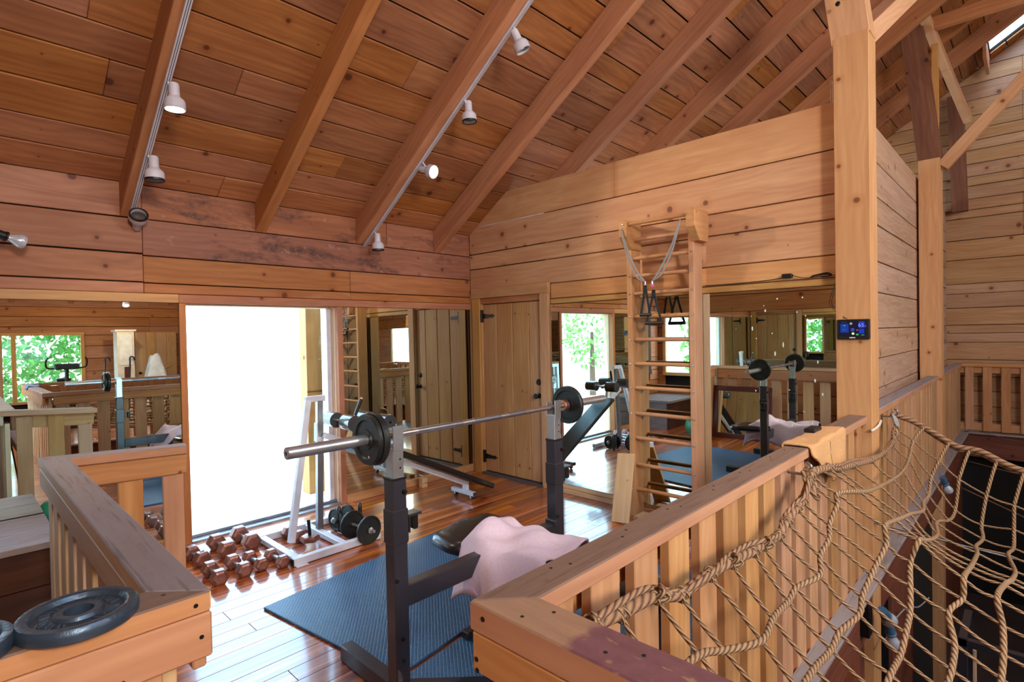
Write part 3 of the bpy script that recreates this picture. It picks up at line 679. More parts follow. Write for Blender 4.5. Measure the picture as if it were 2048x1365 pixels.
# far rail
R3 = empty('guard_rail', (6.75, -5.5, 0), 'far wooden guard rail with spaced slats across the void', 'railing')
cap(R3, (6.70, -4.23), (0, -1, 0), [(0, 0), (-.112, .112), (2.78, .112), (2.67, 0)], 1.03, 1.08, (MRAIL, MGREY))
slat_row(R3, (6.715, -4.26), (6.715, -6.9), .012, .217, .11, .02, .02, 1.03, MRAIL, ph=.0)
board('header', R3, (6.76, -4.2, .975), (6.76, -6.9, .975), .09, .03, (1, 0, 0), MRAIL)
board('toe_board', R3, (6.76, -4.2, .08), (6.76, -6.9, .08), .12, .03, (1, 0, 0), MRAIL)
# near branch in front of the camera
R4 = empty('guard_rail', (-3.65, -5.5, 0), 'guard rail nearest the camera with chipped maroon paint on its cap', 'railing')
cap(R4, (-3.709, -4.118), (0, -1, 0), [(0, 0), (.112, .12), (2.79, .12), (2.91, 0)], 1.012, 1.08, (MRAIL, MPCAP))
board('header', R4, (-3.693, -4.125, .965), (-3.693, -6.99, .965), .093, .03, (-1, 0, 0), MRAIL)
slat_row(R4, (-3.64, -4.2), (-3.64, -6.95), .02, .216, .142, .036, -.03, 1.01, MPALE, ph=.02)
# rear rail
R5 = empty('guard_rail', (0, -6.95, 0), 'rear guard rail behind the rope net, seen in the wall mirror', 'railing')
cap(R5, (-3.709, -6.908), (1, 0, 0), [(.12, 0), (10.53, 0), (10.4, -.112), (0, -.112)], 1.03, 1.08, (MRAIL, MCAP))
slat_row(R5, (-3.6, -6.96), (6.7, -6.96), .03, .26, .13, .02, .0, 1.03, MRAIL, ph=.1)
board('header', R5, (-3.6, -6.955, .965), (6.7, -6.955, .965), .12, .03, (0, 1, 0), MRAIL)
# stair rails
ST1 = empty('stair_rail', (-4.18, -2.6, 0), 'stairwell guard rail with worn grey cap and pale slats, left of the dumbbells', 'railing')
cap(ST1, (-4.235, -1.446), (0, -1, 0), [(0, 0), (2.14, 0), (2.249, .108), (.12, .108)], 1.075, 1.12, (MPALE, MCAPG))
board('header', ST1, (-4.222, -1.50, 1.03), (-4.222, -3.58, 1.03), .09, .025, (-1, 0, 0), MPALE)
board('header', ST1, (-4.145, -1.56, 1.0), (-4.145, -3.66, 1.0), .14, .03, (1, 0, 0), MRAIL)
slat_row(ST1, (-4.2, -1.50), (-4.2, -3.6), .012, .216, .135, .036, .0, 1.0, MPALE, ph=.0)
ST2 = empty('stair_rail', (-3.9, -1.45, 0), 'short rail piece with two wide uprights beside the glass door', 'railing')
me = prism_me([(0, 0), (.675, .06), (.655, -.055), (.107, -.118)], -.048, 0, True)
for v in me.vertices: v.co.z -= .040*max(0, min(1, (v.co.x-.05)/.62))
link('cap', me, (MRAIL, MCAPG), ST2, frame((-4.235, -1.446, 1.12), (1, 0, 0), (0, 0, 1)))
board('header', ST2, (-4.13, -1.525, 1.01), (-3.578, -1.468, .978), .12, .03, (0, -1, 0), MRAIL)
for x0, x1, yy in ((-3.70, -3.595, -1.463), (-3.915, -3.80, -1.485), (-4.13, -4.02, -1.505)):
    bx('upright', ST2, (x0, yy-.012, 0), (x1, yy+.015, 1.05 if x0 < -3.75 else .93), MRAIL, along=2)
ST3 = empty('stair_rail', (-4.7, -3.65, 0), 'foreground rail with an orange front board carrying two iron weight plates', 'railing')
cap(ST3, (-4.127, -3.695), (-1, 0, 0), [(0, 0), (.108, -.109), (1.08, -.109), (1.08, 0)], 1.072, 1.12, (MRAIL, MCAP))
board('header', ST3, (-4.127, -3.681, 1.02), (-5.2, -3.681, 1.02), .102, .03, (0, -1, 0), MRAIL)
slat_row(ST3, (-4.16, -3.64), (-5.2, -3.64), -.025, .2, .09, .02, .0, .97, MRAIL, ph=.05)
slat_row(ST3, (-4.16, -3.64), (-5.2, -3.64), .02, .2, .09, .02, .0, 1.07, MPALE, ph=.13)
for par, pts in ((R1, [(x+dx, -4.15-.022*((i+k) % 2)) for i, x in enumerate((-3.45, -3.14, -2.82, -2.5, -2.18, -1.86, -1.6)) for k, dx in ((0, 0), (1, .055))]), (R4, [(-3.68, -4.26), (-3.62, -4.30), (-3.67, -4.47), (-3.63, -4.53), (-3.66, -4.66)])):
    for (x, y) in pts:
        lathe('nail_hole', par, (x, y, 1.0795), (0, 0, 1), [(.0045, 0), (.0045, .0012), (.001, .0008)], MBLK, 10)
for (y, z) in ((-4.165, 1.052), (-4.14, .95), (-4.142, .925)):
    lathe('screw', R4, (-3.7095 if z > 1.01 else -3.7085, y, z), (-1, 0, 0), [(.006, 0), (.006, .001), (.001, .001)], MHINGE, 10)
for (x, z, y) in ((-4.16, 1.095, -3.6955), (-4.15, 1.02, -3.6965), (-4.30, .985, -3.6965)):
    lathe('screw', ST3, (x, y, z), (0, -1, 0), [(.005, 0), (.005, .001), (.001, .001)], MHINGE, 10)
for x in (-4.15, -4.19): pass
lathe('screw', ST3, (-4.21, -3.64, 1.1195), (0, 0, 1), [(.005, 0), (.005, .001), (.001, .001)], MHINGE, 10)
# ================================================================== rope net
NET=[(-3.23,[(-4.33,0.984),(-4.454,0.871),(-4.59,0.771),(-4.72,0.681),(-4.85,0.611),(-4.98,0.561)]),(-3.09,[(-4.33,0.937),(-4.461,0.823),(-4.59,0.723),(-4.72,0.633),(-4.85,0.563),(-4.98,0.513)]),(-2.9,[(-4.33,0.932),(-4.49,0.78),(-4.59,0.68),(-4.72,0.59),(-4.85,0.52),(-4.98,0.47)]),(-2.73,[(-4.33,0.916),(-4.465,0.771),(-4.583,0.659),(-4.72,0.569),(-4.85,0.499),(-4.98,0.449)]),(-2.53,[(-4.33,0.892),(-4.45,0.746),(-4.581,0.629),(-4.72,0.539),(-4.85,0.469),(-4.98,0.419)]),(-2.43,[(-4.33,0.886),(-4.447,0.758),(-4.581,0.644),(-4.727,0.56),(-4.85,0.49),(-4.98,0.44)]),(-2.26,[(-4.33,0.874),(-4.479,0.754),(-4.606,0.648),(-4.728,0.548),(-4.85,0.478),(-4.98,0.428)]),(-2.16,[(-4.33,0.902),(-4.454,0.789),(-4.596,0.675),(-4.73,0.585),(-4.859,0.506),(-4.98,0.456)]),(-2.03,[(-4.33,0.927),(-4.455,0.823),(-4.603,0.717),(-4.725,0.613),(-4.856,0.539),(-4.982,0.467)]),(-1.95,[(-4.33,0.94),(-4.437,0.856),(-4.608,0.741),(-4.715,0.679),(-4.832,0.613),(-4.985,0.519)]),(-1.84,[(-4.33,1.006),(-4.441,0.915),(-4.621,0.789),(-4.702,0.736),(-4.865,0.636),(-4.979,0.577)]),(-1.81,[(-4.33,1.031),(-4.436,0.957),(-4.61,0.853),(-4.727,0.819),(-4.866,0.707),(-4.963,0.661)]),(-1.53,[(-4.33,1.004),(-4.469,0.907),(-4.608,0.804),(-4.704,0.733),(-4.86,0.643),(-4.976,0.617)]),(-1.35,[(-4.33,0.965),(-4.462,0.868),(-4.611,0.772),(-4.701,0.681),(-4.858,0.602),(-4.988,0.573)]),(-1.03,[(-4.33,0.923),(-4.461,0.825),(-4.593,0.701),(-4.685,0.591),(-4.846,0.517),(-4.99,0.478)]),(-0.56,[(-4.33,0.864),(-4.443,0.761),(-4.589,0.6),(-4.656,0.479),(-4.833,0.415),(-4.988,0.358)]),(-0.2,[(-4.33,0.847),(-4.442,0.743),(-4.546,0.557),(-4.615,0.443),(-4.803,0.335),(-4.95,0.325)]),(0.1,[(-4.33,0.862),(-4.431,0.76),(-4.541,0.532),(-4.652,0.385),(-4.822,0.302),(-4.968,0.279)]),(0.25,[(-4.33,0.896),(-4.425,0.806),(-4.541,0.624),(-4.671,0.424),(-4.807,0.352),(-4.967,0.356)]),(0.32,[(-4.33,0.939),(-4.429,0.862),(-4.577,0.735),(-4.686,0.625),(-4.83,0.541),(-4.967,0.498)])]
net = empty('rope_net', (-1, -4.6, .8), 'knotted hemp climbing net slung over the dark void', 'rope net')
cols = [(-3.42, [(a-.01, b+.03) for a, b in NET[0][1]])]+NET
cols = [(-3.56, [(-4.345, 1.04)]+[(a, b+.10) for a, b in NET[0][1][1:]])]+cols
full = []
for x, l in cols:
    l = list(l); zl = l[-1][1]; y0 = l[-1][0]; ze = .95 if x < .3 else .9
    for k in range(1, 15):
        y = y0-.135*k; t = (y-y0)/(-6.85-y0); zmin = zl-.05
        l.append((y, zmin*(1-t)**1+(ze-.02)*t-1.0*.12*4*t*(1-t)*.8))
    full.append((x, l))
NR = min(len(l) for x, l in full)
for x, l in full:
    pts = []
    for i, (y, z) in enumerate(l[:NR]):
        pts.append(Vector((x, y, z)))
        if i < NR-1:
            y2, z2 = l[i+1]; pts.append(Vector((x+random.uniform(-.012, .012), (y+y2)/2, (z+z2)/2-.006+random.uniform(-.004, .004))))
    tube('strand', net, pts, .0062, MROPE, seg=7, n=4)
for k in range(1, NR-1):
    pts = []
    for i, (x, l) in enumerate(full):
        pts.append(Vector((x, l[k][0]+random.uniform(-.008, .008) if k > 5 else l[k][0], l[k][1]+.004)))
    tube('cross_rope', net, pts, .0105, MROPE, seg=8, n=4)
# heavy border along the rail, with lashings, and the far border
bp = [Vector((x, l[0][0], l[0][1])) for x, l in full]
tube('border_rope', net, bp+[Vector((.40, -4.31, 1.0))], .0165, MROPEB, seg=10, n=5)
tube('border_rope', net, [p+Vector((.01*math.sin(i*2.1), -.014*math.cos(i*1.7), .016+.008*math.sin(i*1.3))) for i, p in enumerate(bp)], .0095, MROPEB, seg=8, n=5)
fb_ = [Vector((.446, -4.275, 1.03)), Vector((.47, -4.40, .985)), Vector((.45, -4.545, .905)), Vector((.45, -4.666, .83)), Vector((.45, -4.791, .812)), Vector((.45, -4.92, .745)), Vector((.45, -5.05, .70)), Vector((.45, -5.5, .6)), Vector((.45, -6.1, .66)), Vector((.45, -6.85, .98))]
tube('border_rope', net, fb_, .020, MROPEB, seg=10, n=6)
tube('border_rope', net, [p+Vector((.02, -.0, -.02 if 1 < i < 8 else 0)) for i, p in enumerate(fb_)], .018, MROPEB, seg=10, n=6)
for k in range(1, NR-1):
    x, l = full[-1]; a = Vector((x, l[k][0], l[k][1])); t = None
    q = min(fb_, key=lambda p: abs(p.y-(a.y-.06)))
    yy = a.y-.05
    for p0, p1 in zip(fb_[:-1], fb_[1:]):
        if p1.y <= yy <= p0.y: s = (p0.y-yy)/(p0.y-p1.y); q = p0.lerp(p1, s)
    tube('cross_rope', net, [a, a.lerp(q, .5)+Vector((0, 0, .01)), q], .0105, MROPE, seg=8, n=4)
for i, p in enumerate(bp):                       # lashings where each strand meets the border
    pts = [p+Vector((.012*(t-3.5)*.6+.002, .019*math.cos(t*1.9), .021*math.sin(t*1.9))) for t in range(8)]
    tube('lashing', net, pts, .0055, MROPE, seg=6, n=4)
    if i in (0, 2, 5, 7): tube('knot', net, [p+Vector((.02*math.cos(a), -.02+.014*math.sin(2*a), .012+.018*math.sin(a))) for a in [j*.7 for j in range(10)]], .0065, MROPE, seg=6, n=3)
# hooks
for i, (x, lab) in enumerate(((-1.80, 'steel hook in the rail below the orange towel holding the rope net'), (.36, 'steel hook beyond the big post holding the net corner'))):
    z = 1.02
    h = tube('steel_hook', None, [(x, -4.225, z), (x, -4.262, z), (x-.004, -4.30, z+.003), (x-.006, -4.325, z+.02), (x-.01, -4.33, z+.045), (x-.004, -4.31, z+.058)], .0065, MGALV, seg=10, n=5); tag(h, lab, 'hook')
tube('hook_loop', net, [(-1.80, -4.30, 1.045), (-1.82, -4.34, 1.0), (-1.85, -4.35, .96), (-1.80, -4.34, .955), (-1.77, -4.33, 1.0), (-1.79, -4.30, 1.048)], .013, MROPEB, seg=8, n=5)
tube('hook_loop', net, [(-1.83, -4.30, 1.04), (-1.87, -4.33, .99), (-1.84, -4.36, .93), (-1.79, -4.35, .94), (-1.80, -4.31, 1.03)], .010, MROPEB, seg=8, n=5)
tube('hook_loop', net, [(.35, -4.30, 1.04), (.33, -4.32, .98), (.33, -4.34, .93), (.345, -4.33, .98), (.36, -4.30, 1.045)], .010, MSPR, seg=8, n=5)
st = tube('cord_tie', None, [(-.17, -4.262, .985), (-.10, -4.275, .995), (0, -4.277, 1.005), (.14, -4.262, 1.015)], .009, MCAB, seg=8, n=5); tag(st, 'pale cloth strip tied below the cap at the big post', 'tie')
# steel cables across the void
for i, (a, b, r, lab) in enumerate((((4.28, -4.22, -.28), (2.2, -5.6, -.32), .006, 'thin steel cable stretched under the net, nearest the far corner'), ((-.12, -4.25, .34), (2.2, -6.8, -.6), .006, 'thin steel cable slanting below the middle of the net'), ((6.65, -4.3, .04), (3.0, -6.85, .1), .004, 'hair-thin wire running from the far corner of the void'), ((4.9, -4.25, -.1), (2.6, -6.8, -.1), .004, 'hair-thin wire beneath the far border of the net'))):
    o = cyl('steel_cable', None, a, b, r, MCABLE, 8, ch=.0005); tag(o, lab, 'cable')
# ================================================================== squat rack, bar, plates
yb, zb = -2.93, 1.24
rk = empty('squat_rack', (-2.5, yb, 0), 'dark painted squat rack with two posts holding the long barbell', 'squat rack')
for x, sgn in ((-3.113, -1), (-1.955, 1)):
    p = bx('post', rk, (x-.038, yb-.038, .0), (x+.038, yb+.038, 1.045), MRACK, c=.005)
    bx('collar', rk, (x-.042, yb-.042, .74 if sgn < 0 else .77), (x+.042, yb+.042, .90), MRACK, c=.004)
    ip = bx('upright', rk, (x-.030, yb-.030, 1.0), (x+.030, yb+.030, 1.185), MSTEEL, c=.003)
    bx('upright_trim', rk, (x-.040, yb-.040, 1.035), (x+.040, yb+.040, 1.047), MBPL, c=.003)
    for z in (1.09, 1.13): cyl('pin_hole', ip, (x+.01, yb-.0305, z), (x+.01, yb-.0285, z), .005, MBLK, 10, ch=.0003)
    for dy in (-.032, .034): bx('cradle', rk, (x-.028, yb+dy-.003, 1.17), (x+.028, yb+dy+.003, 1.285 if dy < 0 else 1.27), MSTEEL, c=.002)
    bx('cradle', rk, (x-.028, yb-.032, 1.183), (x+.028, yb+.034, 1.20), MSTEEL, c=.002)
    # spotter catch
    bx('catch', rk, (x+.04, yb-.045, .855), (x+.115, yb+.02, .867), MRACK, c=.002)
    bx('catch', rk, (x+.045, yb-.042, .78), (x+.052, yb+.018, .86), MRACK, c=.002)
    link('catch_hook', box_me(.03, .05, .07, .02), MBPL, rk, Matrix.Translation((x+.09, yb-.01, .82)))
    cyl('bolt', rk, (x-.03, yb-.05, .58), (x-.03, yb-.036, .58), .009, MHINGE, 10); 
    for z in (.30, .20): cyl('bolt', rk, (x+.0, yb-.046, z), (x+.0, yb-.037, z), .008, MHINGE, 10)
    for z in (.98,): cyl('pull_pin', rk, (x+.02, yb-.055, z), (x+.02, yb-.037, z), .010, MHINGE, 12)
    bx('foot', rk, (x-.036, -2.93, .0), (x+.036, -2.44 if sgn < 0 else -2.5, .085), MRACK, c=.006)
    board('foot', rk, (x+.02*-sgn*0, -2.94, .043), (x+.33*(-sgn), -3.27, .043), .07, .085, (0, 0, 1), MRACK, c=.006)
bx('cross_beam', rk, (-3.075, yb-.034, .435), (-1.99, yb+.034, .535), MRACK, c=.005)
bx('bracket', rk, (-2.02, yb-.05, .53), (-1.99, yb+.03, .56), MRACK, c=.003)
bar = empty('barbell', (-2.5, yb, zb), 'long steel barbell resting across the squat rack', 'barbell')
cyl('shaft', bar, (-3.20, yb, zb), (-1.83, yb, zb), .0145, MSHAFT, 20)
for a, b in ((-2.98, -2.70), (-2.62, -2.42), (-2.36, -2.22)): cyl('knurled_grip', bar, (a, yb, zb), (b, yb, zb), .0155, MGALV, 20, ch=.0005)
cyl('sleeve', bar, (-3.617, yb, zb), (-3.18, yb, zb), .025, MSTEEL, 28); cyl('sleeve', bar, (-1.85, yb, zb), (-1.417, yb, zb), .025, MSTEEL, 28)
cyl('collar', bar, (-3.205, yb, zb), (-3.155, yb, zb), .034, MCOPPER, 24); cyl('collar', bar, (-1.872, yb, zb), (-1.835, yb, zb), .034, MCOPPER, 24)
cyl('end_bolt', bar, (-3.6185, yb, zb), (-3.612, yb, zb), .010, MHINGE, 6)
def plate(name, c, d, R, t, lab, mat, hole=.026, group=None):
    t2 = t/2
    pr = [(hole, -t2*.8), (hole+.018, -t2*.8), (hole+.020, -t2*.45), (R*.72, -t2*.45), (R*.76, -t2), (R*.96, -t2), (R, -t2*.55), (R, t2*.55), (R*.96, t2), (R*.76, t2), (R*.72, t2*.45), (hole+.020, t2*.45), (hole+.018, t2*.8), (hole, t2*.8), (hole, -t2*.8)]
    o = link(name, lathe_me(pr, 48, False), mat, None, frame(c, d, (0, 0, 1) if abs(Vector(d).normalized().z) < .9 else (1, 0, 0))); tag(o, lab, 'weight plate', group); return o
plate('weight_plate', (-3.222, yb, zb), (1, 0, 0), .120, .03, 'larger iron plate on the near sleeve of the barbell, against the copper collar', MIRON)
plate('weight_plate', (-3.251, yb, zb), (1, 0, 0), .114, .026, 'outer iron plate with a pale dab on the near end of the barbell', MIRON)
plate('weight_plate', (-1.815, yb, zb), (1, 0, 0), .120, .03, 'greenish iron plate on the barbell end by the door', MIRON)
d_ = link('paint_dab', lathe_me([(.0005, 0), (.006, .0003), (.004, .001)], 10), MYJ, bpy.data.objects['weight_plate.001'], frame((-3.2645, yb-.028, zb-.073), (-1, 0, 0), (0, 0, 1)))
# two big plates lying on the foreground rail
def lying(cx, cy, R, lab):
    t = .03; z = 1.12+t/2+.001
    pr = [(.026, -t/2), (.026, t/2*.75), (.04, t/2*.8), (.044, t/2*.35), (R*.74, t/2*.3), (R*.79, t/2*.9), (R*.83, t/2), (R*.95, t/2*.95), (R*.995, t/2*.5), (R, 0), (R*.99, -t/2*.7), (R*.95, -t/2), (.026, -t/2)]
    o = link('weight_plate', lathe_me(pr, 56, False), MIRONB, None, frame((cx, cy, z), (0, 0, 1), (1, 0, 0))); tag(o, lab, 'weight plate')
    for k in range(30):                            # raised cast marks round the dish
        a = 2*math.pi*k/30
        if k % 15 in (6, 7, 8, 14): continue
        rr = R*(.54 if k % 2 else .58)
        board('cast_mark', o, (cx+rr*.86*math.cos(a), cy+rr*.86*math.sin(a), z+t*.19), (cx+rr*1.16*math.cos(a+.08), cy+rr*1.16*math.sin(a+.08), z+t*.19), .006, .005, (0, 0, 1), MIRONB, c=.0015)
    return o
lying(-4.362, -3.646, .104, 'blue-black iron weight plate lying flat on the foreground rail, nearest the corner')
lying(-4.556, -3.640, .100, 'iron weight plate at the picture edge, half cut off on the foreground rail')
# ================================================================== mats and bench
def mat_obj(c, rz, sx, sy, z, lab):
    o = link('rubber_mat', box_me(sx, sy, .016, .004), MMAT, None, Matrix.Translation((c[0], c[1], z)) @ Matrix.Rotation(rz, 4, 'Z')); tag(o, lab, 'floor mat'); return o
th = math.radians(8.0)
def on_mat(u, v): return (-3.205+u*math.cos(th)+v*math.sin(th), -1.585+u*math.sin(th)-v*math.cos(th))
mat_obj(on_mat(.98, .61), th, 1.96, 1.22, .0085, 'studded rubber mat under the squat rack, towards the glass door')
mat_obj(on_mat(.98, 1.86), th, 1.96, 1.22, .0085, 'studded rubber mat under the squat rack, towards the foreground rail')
# weight bench under the pink towel
bn = empty('weight_bench', (-2.3, -2.9, 0), 'low black vinyl weight bench between the rack posts, half covered by a towel', 'bench')
def pad(name, par, a, b, w0, w1, t, z0, z1, mat):
    n = 14; vs = []; f = []
    a, b = Vector(a), Vector(b); d = (b-a).normalized(); s = Vector((-d.y, d.x, 0))
    ring = []
    for i in range(n+1):
        u = i/n; w = (w0+(w1-w0)*u)/2; e = min(1, min(u, 1-u)/.14); k = math.sqrt(max(0, 1-(1-e)**2)); w *= .62+.38*k
        zz_ = z0+(z1-z0)*u; c = a.lerp(b, u); r = []
        for (sx, sz) in ((-1, 0), (-.94, .75), (-.6, 1), (0, 1.08), (.6, 1), (.94, .75), (1, 0), (.94, -.8), (0, -1), (-.94, -.8)):
            r.append(len(vs)); vs.append(c+s*(w*sx)+Vector((0, 0, zz_+t/2*sz*(.6+.4*k))))
        ring.append(r)
    for i in range(n):
        for j in range(10): f.append([ring[i][j], ring[i][(j+1) % 10], ring[i+1][(j+1) % 10], ring[i+1][j]])
    f.append(ring[0][::-1]); f.append(ring[-1])
    me = bpy.data.meshes.new('m'); me.from_pydata(vs, [], f); bm = bmesh.new(); bm.from_mesh(me); bmesh.ops.recalc_face_normals(bm, faces=bm.faces); bm.to_mesh(me); bm.free()
    return link(name, me, mat, par, None, smooth=True)
pad('seat', bn, (-2.60, -2.60, 0), (-2.12, -2.68, 0), .30, .42, .07, .485, .51, MVINYL)
pad('backrest', bn, (-2.42, -2.68, 0), (-2.30, -3.95, 0), .28, .28, .07, .50, .50, MVINYL)
bx('frame_beam', bn, (-2.40, -3.9, .38), (-2.34, -2.75, .44), MRACK, c=.005)
for y in (-3.85, -2.8): bx('leg', bn, (-2.40, y-.03, .03), (-2.34, y+.03, .40), MRACK, c=.005); bx('foot', bn, (-2.60, y-.03, .017), (-2.14, y+.03, .06), MRACK, c=.005)
# draped towels: height-field cloth with thickness
def cloth(name, fn, nu, nv, mat, th_=.006, lab=None, cat='towel'):
    P = [[Vector(fn(i/nu, j/nv)) for j in range(nv+1)] for i in range(nu+1)]
    def N(i, j):
        a = P[min(i+1, nu)][j]-P[max(i-1, 0)][j]; b = P[i][min(j+1, nv)]-P[i][max(j-1, 0)]; n = a.cross(b); return n.normalized() if n.length > 1e-9 else Vector((0, 0, 1))
    vs = [P[i][j]+N(i, j)*th_/2 for i in range(nu+1) for j in range(nv+1)]+[P[i][j]-N(i, j)*th_/2 for i in range(nu+1) for j in range(nv+1)]
    o = (nu+1)*(nv+1); I = lambda i, j: i*(nv+1)+j; f = []
    for i in range(nu):
        for j in range(nv):
            q = [I(i, j), I(i+1, j), I(i+1, j+1), I(i, j+1)]; f.append(q); f.append([o+k for k in q[::-1]])
    bd = [I(i, 0) for i in range(nu+1)]+[I(nu, j) for j in range(1, nv+1)]+[I(i, nv) for i in range(nu-1, -1, -1)]+[I(0, j) for j in range(nv-1, 0, -1)]
    for a, b in zip(bd, bd[1:]+bd[:1]): f.append([b, a, o+a, o+b])
    c = sum((v for v in vs), Vector())/len(vs)
    me = bpy.data.meshes.new('m'); me.from_pydata([v-c for v in vs], [], f); bm = bmesh.new(); bm.from_mesh(me); bmesh.ops.recalc_face_normals(bm, faces=bm.faces); bm.to_mesh(me); bm.free()
    ob = link(name, me, mat, None, Matrix.Translation(c), smooth=True); tag(ob, lab, cat); return ob
def pink(u, v):
    # u along the bench (towards the camera side), v across
    x0 = -2.43+.0*u; s = (v-.5)*2; y = -2.70-u*.66+.07*s*(1-u)
    w = .27; ov = max(0, abs(s)-.52)/.48
    x = x0+.05+math.copysign(min(abs(s), .52)/.52*w*.64+ov*(.06 if s > 0 else .15), s) if s else x0+.05
    y -= .10*ov*(s < 0)
    z = .578-.22*ov**1.1+.014*math.sin(u*12+s*4)+.016*math.sin(u*5-s*6)*(1-ov)+.008*math.sin(u*21-s*9+2)*(1-.4*ov)
    e = max(0, (.13-u)/.13); z -= .05*e*e; z += .045*math.exp(-((u-.2)/.10)**2)*(1-.5*abs(s))
    x += .012*math.sin(u*10+s)*ov+(-.03*ov if s < 0 else 0)
    return (x, y-.05*e*s*0, z)
cloth('pink_towel', pink, 60, 50, MTOWP, .008, 'pale pink terry towel heaped over the weight bench')
def orange(u, v):
    # v runs from the gym side of the cap, over it and down the void side
    x = -1.50+u*.72; L = [(-4.114, .0), (-4.112, .0)]
    s = v*.48
    hang = .24*(.30+.70*math.sin(min(1, u*1.35)*math.pi*.62))
    if s < .03: y, z = -4.108, 1.088-(.03-s)
    elif s < .155: y, z = -4.108-(s-.03), 1.088+.004*math.sin(u*11+v*9)
    else:
        t = (s-.155)/(.48-.155); y = -4.240-.012*t-.010*math.sin(u*16+t)*t; z = 1.082-hang*t
    x += .02*math.sin(v*7)*(v)+(.06*v*v if u < .5 else -.02*v)
    return (x, y, z+.003*math.sin(u*23))
tw = cloth('orange_towel', orange, 50, 60, MTOWO, .008, 'orange terry towel draped over the guard rail beside the big post')
ph = bx('phone', None, (-1.12, -4.165, 1.095), (-.98, -4.105, 1.118), MBPL, c=.006); tag(ph, 'small black box lying on top of the orange towel', 'device')
# ================================================================== hex dumbbells
def hexdb(lab, p0, p1, R, group='rusty hex dumbbells by the glass door', mat=None):
    p0, p1 = Vector((*p0, R*.866)), Vector((*p1, R*.866)); d = (p1-p0).normalized(); o = empty('hex_dumbbell', ((p0.x+p1.x)/2, (p0.y+p1.y)/2, 0), lab, 'dumbbell', group)
    hl = R*1.35/2
    for c in (p0, p1):
        vs = []; prof = [(R*.62, -hl), (R*.93, -hl*.80), (R, -hl*.55), (R, hl*.55), (R*.93, hl*.80), (R*.62, hl)]
        for r, x in prof:
            for k in range(6):
                a = math.pi/3*k; vs.append((x, r*math.cos(a), r*math.sin(a)))
        f = [[j*6+i, j*6+(i+1) % 6, (j+1)*6+(i+1) % 6, (j+1)*6+i] for j in range(5) for i in range(6)]+[list(range(6))[::-1], list(range(30, 36))]
        me = bpy.data.meshes.new('m'); me.from_pydata(vs, [], f); bm = bmesh.new(); bm.from_mesh(me); bmesh.ops.recalc_face_normals(bm, faces=bm.faces); bmesh.ops.bevel(bm, geom=[e for e in bm.edges], offset=.0025, segments=1, affect='EDGES'); bm.to_mesh(me); bm.free()
        link('head', me, mat or MRUST, o, frame(c, d, (0, 0, 1)))
    lathe('handle', o, p0+d*hl*.8, d, [(.014, 0), (.014, .01), (.017, ((p1-p0).length-1.6*hl)/2), (.014, (p1-p0).length-1.6*hl-.01), (.014, (p1-p0).length-1.6*hl)], MGALV, 14)
    return o
hexdb('rusty hex dumbbell nearest the glass door post', (-3.27, -.37), (-3.25, -.56), .062)
hexdb('rusty hex dumbbell nearest the stair rail, front of its column', (-3.27, -.80), (-3.272, -1.0), .060)
hexdb('big rusty hex dumbbell second from the door post, back row', (-3.07, -.30), (-3.065, -.53), .070)
hexdb('rusty hex dumbbell, middle of the front row', (-3.115, -.79), (-3.108, -1.0), .059)
hexdb('big rusty hex dumbbell touching the white machine base, back row', (-2.88, -.26), (-2.875, -.51), .072)
hexdb('small rusty hex dumbbell third along the front row', (-2.992, -.79), (-2.982, -.985), .052)
hexdb('small rusty hex dumbbell with a bright handle at the corner of the white machine', (-2.862, -.86), (-2.852, -1.05), .050)
hexdb('rusty hex dumbbell lying inside the white machine base', (-2.57, -.50), (-2.55, -.66), .055, None)
o = empty('hex_weight', (-2.541, -.839, .06), 'flat hexagonal weight with an upright handle on the white machine base', 'weight')
me = lathe_me([(.072, 0), (.078, .008), (.078, .03), (.066, .042), (.02, .044)], 6); link('head', me, MRUST, o, frame((-2.541, -.839, .055), (0, 0, 1), (1, 0, 0)))
for p in me.polygons: p.use_smooth = False
cyl('handle', o, (-2.541, -.839, .095), (-2.548, -.835, .225), .013, MHINGE, 14)
t = bpy.data.curves.new('number', 'FONT'); t.body = '20'; t.size = .036; t.extrude = .0006; t.align_x = 'CENTER'; t.align_y = 'CENTER'; t.materials.append(MBLK)
text_mesh('number', t, MBLK, bpy.data.objects['hex_dumbbell'], Matrix.Translation((-3.25, -.56, .1085)) @ Matrix.Rotation(0.1, 4, 'Z'))
# chrome dumbbells with round plates
def rdb(lab, p0, p1, z, R, ext=.07):
    p0, p1 = Vector((*p0, z)), Vector((*p1, z)); d = (p1-p0).normalized(); o = empty('plate_dumbbell', ((p0.x+p1.x)/2, (p0.y+p1.y)/2, 0), lab, 'dumbbell', 'chrome dumbbells with round plates')
    cyl('handle', o, p0-d*ext, p1+d*ext, .013, MSTEEL, 16)
    for c, s in ((p0, -1), (p1, 1)):
        lathe('plate', o, c-d*.013, d, [(.014, 0), (.03, 0), (.034, .006), (R*.8, .006), (R*.84, 0), (R*.97, 0), (R, .006), (R, .02), (R*.97, .026), (R*.84, .026), (R*.8, .02), (.034, .02), (.03, .026), (.014, .026)], MIRON, 36)
        lathe('star_collar', o, c+d*s*.013, d*s, [(.022, 0), (.026, .004), (.026, .016), (.016, .02), (.016, .028)], MSTEEL, 8)
rdb('chrome dumbbell with big round plates leaning at the white machine front tube', (-2.206, -.915), (-2.183, -1.142), .116, .115)
rdb('chrome dumbbell with thin plates set crossways inside the white machine base', (-2.215, -.66), (-2.09, -.64), .10, .098, .05)
